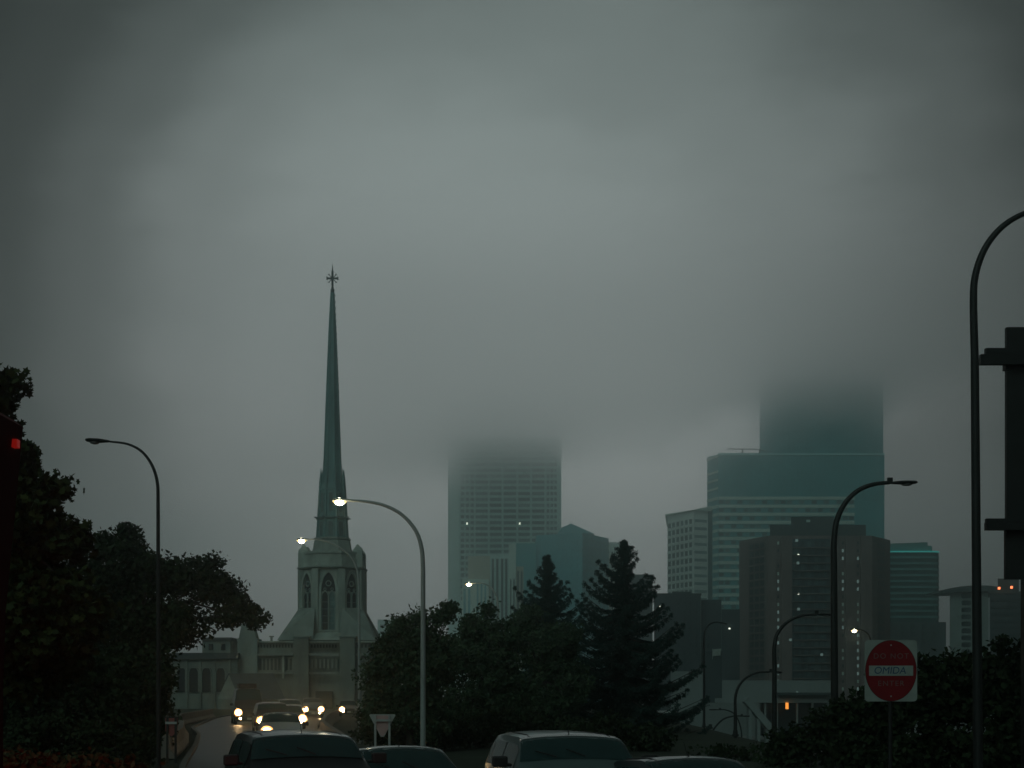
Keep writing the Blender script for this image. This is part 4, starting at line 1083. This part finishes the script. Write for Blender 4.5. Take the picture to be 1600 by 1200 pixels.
# stations: x along length (0 rear .. L front), then belt z, roof z, half widths
KINDS = {
 'suv': dict(L=4.7, H=1.76, W=1.88, belt=1.05, hood=1.02, st=[0, .08, .30, .62, 1.1, 2.6, 3.0, 3.42, 3.8, 4.3, 4.6, 4.7],
     roof=[.75, .95, 1.55, 1.72, 1.76, 1.76, 1.70, 1.33, 1.06, .98, .84, .60], glass=(2, 5, 6, 7)),
 'bigsuv': dict(L=5.0, H=1.73, W=1.92, belt=1.16, hood=1.12, st=[0, .08, .30, .62, 1.1, 2.7, 3.1, 3.55, 3.95, 4.5, 4.9, 5.0],
     roof=[.85, 1.05, 1.53, 1.69, 1.73, 1.73, 1.68, 1.34, 1.16, 1.06, .92, .70], glass=(2, 5, 6, 7)),
 'sedan': dict(L=4.6, H=1.45, W=1.78, belt=.90, hood=.88, st=[0, .08, .45, .95, 1.65, 2.45, 2.8, 3.45, 3.8, 4.25, 4.52, 4.6],
     roof=[.62, .92, .96, 1.02, 1.40, 1.45, 1.42, 1.0, .90, .82, .72, .50], glass=(3, 5, 6, 7)),
 'van': dict(L=5.6, H=2.6, W=2.1, belt=1.35, hood=1.25, st=[0, .06, .15, .5, 1.2, 3.8, 4.1, 4.75, 5.0, 5.35, 5.52, 5.6],
     roof=[1.0, 2.3, 2.5, 2.58, 2.6, 2.6, 2.52, 1.62, 1.32, 1.2, 1.05, .7], glass=(3, 5, 6, 7)),
}
def car_mesh(kind):
    K = KINDS[kind]; W2 = K['W'] / 2; rings = []
    for i, (x, zr) in enumerate(zip(K['st'], K['roof'])):
        e = i / (len(K['st']) - 1)
        tp = 1 - .10 * max(0, (x / K['L'] - .75) / .25) ** 2 - .06 * max(0, (.15 - x / K['L']) / .15) ** 2
        w = W2 * tp
        belt = min(K['belt'], zr - .05)
        cab = max(0, zr - belt) / (K['H'] - K['belt'])
        wr = w * (.97 - .17 * min(1, cab))
        zb_ = .22 if 0 < i < len(K['st']) - 1 else .35
        half = [(0, zb_), (w * .86, zb_), (w * .985, zb_ + .16), (w, belt * .62), (w * .975, belt), (wr * 1.005, belt + (zr - belt) * .80), (wr * .955, belt + (zr - belt) * .935), (wr * .80, zr - .012), (wr * .45, zr + .012), (0, zr + .02)]
        rings.append([(x, y, z) for y, z in half])
    return rings
def build_car(kind, label, loc, heading, pm, lit=(True, True), amber=False, group='cars queueing toward the camera', roofbox=False, name=None, cat='car'):
    """heading: direction of travel in degrees measured from -Y (toward camera), positive turns to photo right"""
    K = KINDS[kind]; rings = car_mesh(kind)
    t = thing(name or {'bigsuv': 'sport_utility_car', 'suv': 'sport_utility_car', 'sedan': 'sedan_car', 'van': 'van'}[kind], label, cat, loc, R(-90 + heading), group)
    Lh = K['L'] / 2
    def P(i, k_, s): x, y, z = rings[i][k_]; return Vector((x - Lh, y * s, z))
    v = []; f = []; nr = len(rings[0])
    for rg in rings:
        v += [(x - Lh, -y, z) for x, y, z in rg] + [(x - Lh, y, z) for x, y, z in rg[::-1]][1:-1]
    m_ = 2 * nr - 2
    for i in range(len(rings) - 1):
        for j in range(m_): f.append((i * m_ + j, (i + 1) * m_ + j, (i + 1) * m_ + (j + 1) % m_, i * m_ + (j + 1) % m_))
    f += [tuple(range(m_)), tuple((len(rings) - 1) * m_ + j for j in range(m_))[::-1]]
    me = mesh('body', v, f, pm, True)
    me.set_sharp_from_angle(angle=R(32))
    body = obj('body', me, None, t)
    def lerp_pt(i, k_, s):
        i0 = int(math.floor(i)); i1 = min(i0 + 1, len(rings) - 1); u = i - i0
        k0 = int(math.floor(k_)); k1 = min(k0 + 1, nr - 1); w = k_ - k0
        return P(i0, k0, s).lerp(P(i1, k0, s), u).lerp(P(i0, k1, s).lerp(P(i1, k1, s), u), w)
    def patch(name, i0, i1, k0, k1, s, m, off, ni=6, nk=6, both=False, crn=0.0):
        V_ = []; F_ = []
        rowsk = [(s, k0 + (k1 - k0) * q / nk) for q in range(nk + 1)]
        if both: rowsk = [(-1, k0 + (k1 - k0) * q / nk) for q in range(nk + 1)] + [(1, k1 + (k0 - k1) * q / nk) for q in range(1, nk + 1)]
        cen = Vector((.0, 0, K['belt']))
        for a in range(ni + 1):
            for (ss_, kk) in rowsk: V_.append(lerp_pt(i0 + (i1 - i0) * a / ni, kk, ss_))
        nk_ = len(rowsk)
        for a in range(ni):
            for b in range(nk_ - 1): F_.append((a * nk_ + b, a * nk_ + b + 1, (a + 1) * nk_ + b + 1, (a + 1) * nk_ + b))
        me = bpy.data.meshes.new(name); me.from_pydata([tuple(q) for q in V_], [], F_); me.update()
        cen = Vector((0, 0, .9)); 
        NV = []
        for vv in me.vertices:
            nn = vv.normal.copy()
            if nn.dot(vv.co - cen) < 0: nn = -nn
            NV.append(vv.co + nn * off)
        me2 = mesh(name, NV, F_, m, True)
        return obj(name, me2, None, t)
    r0, r1, w0, w1 = K['glass']
    patch('windshield', w0 - .55 if kind != 'van' else w0 - .1, w1 - .12, 5.55, 9, 1, M['carglass'], .010, both=True)
    patch('rear_window', 1.25 if kind != 'sedan' else 3.12, 2.4 if kind != 'sedan' else 3.85, 5.5, 9, 1, M['carglass'], .010, both=True)
    for s in (-1, 1):
        if kind == 'van':
            sp = [(5.05, 6.35)]
        else:
            a0 = 2.55 if 'suv' in kind else 3.6
            sp = [(a0, 3.35 if 'suv' in kind else 4.1), (3.45 if 'suv' in kind else 4.18, 4.5), (4.56, 5.95 if kind == 'sedan' else 6.2)]
        for (a, b) in sp: patch('side_window', a, b, 4.12, 4.95, s, M['carglass'], .008, 5, 3)
    fx = Lh
    hz = {'bigsuv': .85, 'suv': .78, 'sedan': .66, 'van': .86}[kind]; hy = K['W'] / 2 * .74
    # grille, bumper, plate
    box('grille', t, (fx - .035, 0, hz - .06), (.10, hy * 1.25, .17), M['plastic']); box('bumper', t, (fx - .02, 0, .42), (.16, K['W'] * .86, .16), pm)
    box('licence_plate', t, (fx + .062, 0, .42), (.01, .32, .15), M['signback']); box('bumper', t, (-Lh + .02, 0, .45), (.14, K['W'] * .86, .18), pm)
    for s, on in ((-1, lit[0]), (1, lit[1])):
        h = box('headlight', t, (fx - .10, s * hy, hz), (.22, .34, .17), M['plastic'])
        bm = bmesh.new(); bmesh.ops.create_uvsphere(bm, u_segments=12, v_segments=8, radius=1)
        for vv in bm.verts: vv.co = Vector((vv.co.x * .07, vv.co.y * (.20 if on else .125), vv.co.z * (.185 if on else .105)))
        lm = bpy.data.meshes.new('lens'); bm.to_mesh(lm); bm.free(); lm.materials.append(M['lamp_on'] if on else M['lamp_off'])
        lo = obj('headlight_lens', lm, None, t); lo.location = (fx + .03, s * hy, hz)
        if on:
            sl = bpy.data.lights.new('headlight_beam', 'SPOT'); sl.energy = 3.5; sl.color = (1, .62, .28); sl.spot_size = R(75); sl.spot_blend = .8; sl.shadow_soft_size = .12
            so = bpy.data.objects.new('headlight_beam', sl); COL.objects.link(so); so.parent = t; so.location = (fx + .14, s * hy, hz); so.rotation_euler = (R(84), 0, R(-90))
            rg = mesh('reflector', *tube_geo([(0, 0, 0), (.05, 0, 0)], [.26, .29], 14), M['reflector_on']); ro = obj('headlight_reflector', rg, None, t); ro.location = (fx - .05, s * hy, hz)  # last part: glowing disc added behind the lens to draw its halo
            fl = obj('fog_light', lm, None, t); fl.location = (fx + .05, s * hy * .82, .44); fl.scale = (.6, .42, .42)  # added glowing dot below the headlamp, for extra sparkle
        if amber and on:
            box('turn_signal', t, (fx + .02, s * (hy + .17), hz - .02), (.06, .12, .13), M['amber_on'])
        box('tail_light', t, (-Lh + .0, s * hy, hz + .05), (.12, .22, .2), M['red_off'])
        # mirror
        mp_ = lerp_pt(w1 - .3, 4.0, s)
        mv_ = obj('side_mirror', mesh('side_mirror', *join_geo([boxgeo((0, 0, 0), (.14, .22, .16)), boxgeo((0, -s * .12, -.05), (.06, .12, .05))]), M['plastic']), None, t)
        mv_.location = (mp_.x - .10, mp_.y + s * .18, mp_.z + (.20 if kind == 'bigsuv' else .08))
        bv = mv_.modifiers.new('b', 'BEVEL'); bv.width = .03; bv.segments = 2
    # roof gutters, aerial and wipers
    for s in (-1, 1):
        gp = [lerp_pt(q, 7.05, s) + Vector((0, 0, .004)) for q in np.linspace(3.2 if 'suv' in kind else 4.1, w0 + .1, 6)]
        tube('roof_gutter', t, gp, .011, M['plastic'], 5)
    ap_ = lerp_pt(w0 - .6 if kind != 'van' else w0 - .3, 9, 1); tube('aerial', t, [ap_, ap_ + Vector((-.08, .0, .06)), ap_ + Vector((-.16, 0, .20))], [.012, .006, .003], M['plastic'], 5)
    if kind != 'van':
        for yy in (-.45, .12):
            wa = lerp_pt(w1 - .15, 8.2 if yy < 0 else 8.7, -1 if yy < 0 else 1); wb = lerp_pt(w1 - .45, 7.2 if yy < 0 else 8.6, -1)
            tube('wiper', t, [wa + Vector((.03, 0, .03)), wb + Vector((.03, 0, .03))], .009, M['plastic'], 5)
    # wheels
    wr_ = .34 if kind != 'sedan' else .32
    for sx in (-1, 1):
        for s in (-1, 1):
            cx_ = sx * K['L'] * .31
            tv, tf = tube_geo([(cx_, s * (K['W'] / 2 - .22), wr_), (cx_, s * (K['W'] / 2 - .02), wr_), (cx_, s * (K['W'] / 2 + .005), wr_)], [wr_, wr_, wr_ * .92], 20)
            w = obj('wheel', mesh('tyre', tv, tf, M['tyre']), None, t)
            tv, tf = tube_geo([(cx_, s * (K['W'] / 2 - .01), wr_), (cx_, s * (K['W'] / 2 + .015), wr_)], [wr_ * .62, wr_ * .55], 14)
            obj('rim', mesh('rim', tv, tf, M['rim']), None, w)
    for s in (-1, 1):
        if kind == 'none': tube('roof_rail', t, [(-1.5, s * .62, K['H'] + .01), (-1.4, s * .62, K['H'] + .05), (.3, s * .62, K['H'] + .05), (.4, s * .62, K['H'])], .018, M['plastic'], 6)
    if roofbox:
        o = box('roof_box', t, (-.2, 0, K['H'] + .17), (2.6, 1.3, .36), M['plastic'])
        bv = o.modifiers.new('b', 'BEVEL'); bv.width = .08; bv.segments = 3
    return t
P_black = paint('black_paint', (.012, .016, .018)); P_green = paint('grey_green_paint', (.10, .15, .15)); P_silver = paint('silver_paint', (.32, .36, .36))
P_dk = paint('dark_blue_grey_paint', (.03, .045, .05)); P_pale = paint('pale_paint', (.42, .47, .46))
def at(px, Y): return (X(px, Y), Y, .02)
GR = 'cars queueing toward the camera'
build_car('van', 'tall black van with roof box, one headlamp showing, left of the queue', at(386, 103), 14, P_black, (True, True), roofbox=True, cat='van', group='cars queueing toward the camera')
build_car('suv', 'dark car with bright headlamp and amber signal in front of the black van', at(424, 77), 14, P_black, (True, True), amber=True)
build_car('sedan', 'light silver sedan in the queue, directly behind the near black car', at(438, 61), 12, P_silver, (True, False))
build_car('suv', 'pale wagon behind the silver sedan, headlamps glowing', at(452, 108), 13, P_pale, (True, True))
build_car('sedan', 'dark sedan mostly hidden behind the silver sedan, one headlamp visible', at(453, 90), 12, P_dk, (True, True))
build_car('suv', 'dark green-grey wagon beside the pale wagon with two glaring headlamps', at(488, 127), 10, P_green, (True, True))
build_car('sedan', 'farthest dark car by the right trees with one lit headlamp', at(543, 136), 10, P_dk, (True, False))
build_car('bigsuv', 'near black sport utility car at bottom left, windscreen and side mirror showing', at(466, 22), 17, P_black, (False, False))
build_car('sedan', 'blue-grey low car roof peeping up behind the near black car', at(616, 23.8), 22, P_silver, (False, False))
build_car('bigsuv', 'grey-green sport utility car at bottom centre with fogged windscreen', at(882, 21.4), 9, P_green, (False, False))
build_car('sedan', 'low dark teal car roof at the bottom right of the grey-green car', at(1062, 20), 20, P_dk, (False, False))

# assumed dark red coach at the left edge, only its rear corner in view
coach = thing('coach', 'dark red coach corner at the left edge with small red marker lamp', 'coach', (X(0, 9.6), 9.6, 0.02))
cx0 = coach.location.x
zt_ = Z(668, 9.6)
def cp(px, py, dy=0): return ((px - 800) * 9.6 / F - cx0, dy, CAMH + (HOR - py) * 9.6 / F)
a1, a2, a3, a4 = cp(36, 672), cp(9, 960), cp(5, 1080), cp(4, 1500)
prof = [(-2.5, .35), (a4[0], .35), (a3[0], a3[2]), (a2[0], a2[2]), (a1[0], a1[2]), (a1[0] - .06, zt_ + .03), (-2.4, zt_ + .1)]
v = [(x, 0, z) for x, z in prof] + [(x, -5.5, z) for x, z in prof]; n_ = len(prof)
obj('body', mesh('body', v, [tuple(range(n_)), tuple(range(n_, 2 * n_))[::-1]] + [(i, (i + 1) % n_, n_ + (i + 1) % n_, n_ + i) for i in range(n_)], M['busred']), None, coach)
coach.location.y += 0
m0, m1 = cp(13, 692), cp(28, 705)
box('marker_lamp', coach, (X(20, 9.45) - cx0, -.15, Z(698, 9.45)), (.075, .06, .055), M['marker_on'])
for xx in (-.35, -1.9):  # added red lamps and spots, out of view, to redden the hedge
    box('tail_light', coach, (xx, .03, 1.15), (.16, .06, .3), M['tail_on'])
    sl = bpy.data.lights.new('tail_glow', 'SPOT'); sl.energy = 170; sl.color = (1, .03, .02); sl.shadow_soft_size = .1; sl.spot_size = R(62)
    so = bpy.data.objects.new('tail_glow', sl); COL.objects.link(so); so.parent = coach; so.location = (xx, .12, 1.15); so.rotation_euler = (R(92), 0, R(16))
for sx in (-.3, -2.1):
    for yy in (-1.2, -4.4):
        tv, tf = tube_geo([(sx - .15, yy, .48), (sx + .15, yy, .48)], .48, 18); obj('wheel', mesh('wheel', tv, tf, M['tyre']), None, coach)

# ------------------------------------------------------------------ air
def volmesh(name, lo, hi):
    c = [(lo[i] + hi[i]) / 2 for i in range(3)]; s = [hi[i] - lo[i] for i in range(3)]
    return mesh(name, *boxgeo(c, s))
hm = bpy.data.materials.new('haze_air'); hm.use_nodes = True; hn = hm.node_tree.nodes; hn.clear()
ho = hn.new('ShaderNodeOutputMaterial'); hv = hn.new('ShaderNodeVolumePrincipled')
hv.inputs['Color'].default_value = (.88, 1.0, .985, 1); hv.inputs['Density'].default_value = .0009; hv.inputs['Anisotropy'].default_value = .92
hm.node_tree.links.new(hv.outputs[0], ho.inputs['Volume'])
hz_ = obj('haze', volmesh('haze', (-2350, -220, -9.5), (2350, 2350, 262)), hm); tag(hz_, kind='stuff')
cm = bpy.data.materials.new('cloud_air'); cm.use_nodes = True; cn = cm.node_tree.nodes; cl = cm.node_tree.links.new; cn.clear()
co = cn.new('ShaderNodeOutputMaterial'); cv = cn.new('ShaderNodeVolumePrincipled')
cv.inputs['Color'].default_value = (1, 1, 1, 1); cv.inputs['Anisotropy'].default_value = .982
geo_ = cn.new('ShaderNodeNewGeometry'); sp_ = cn.new('ShaderNodeSeparateXYZ'); cl(geo_.outputs['Position'], sp_.inputs[0])
def mth(op, a, b=None, c=None):
    n_ = cn.new('ShaderNodeMath'); n_.operation = op
    for i, q in enumerate((a, b, c)):
        if q is None: continue
        if isinstance(q, (int, float)): n_.inputs[i].default_value = q
        else: cl(q, n_.inputs[i])
    return n_.outputs[0]
def sst(v_, a, b):
    n_ = cn.new('ShaderNodeMapRange'); n_.interpolation_type = 'SMOOTHSTEP'
    n_.inputs['From Min'].default_value = a; n_.inputs['From Max'].default_value = b; cl(v_, n_.inputs['Value']); return n_.outputs[0]
nz_ = cn.new('ShaderNodeTexNoise'); nz_.inputs['Scale'].default_value = .035; nz_.inputs['Detail'].default_value = 4; nz_.inputs['Roughness'].default_value = .6; cl(geo_.outputs['Position'], nz_.inputs['Vector'])
# ragged base of the low cloud, rising toward the right
basez = mth('ADD', mth('MULTIPLY', sp_.outputs['X'], .17), 66.0)
hgt = mth('ADD', mth('SUBTRACT', sp_.outputs['Z'], basez), mth('MULTIPLY', mth('SUBTRACT', nz_.outputs['Fac'], .5), 48.0))
den = mth('MULTIPLY', sst(hgt, 0, 20), mth('MULTIPLY', mth('MULTIPLY', sst(sp_.outputs['X'], -110, -30), mth('SUBTRACT', 1.0, sst(sp_.outputs['X'], 140, 250))),
     mth('MULTIPLY', mth('MULTIPLY', sst(sp_.outputs['Y'], 395, 425), mth('SUBTRACT', 1.0, sst(sp_.outputs['Y'], 475, 510))), mth('SUBTRACT', 1.0, sst(sp_.outputs['Z'], 118, 165)))))
cl(mth('MULTIPLY', den, .042), cv.inputs['Density']); cl(cv.outputs[0], co.inputs['Volume'])
cloud = obj('low_cloud', volmesh('low_cloud', (-110, 395, 30), (250, 510, 165)), cm); tag(cloud, kind='stuff')
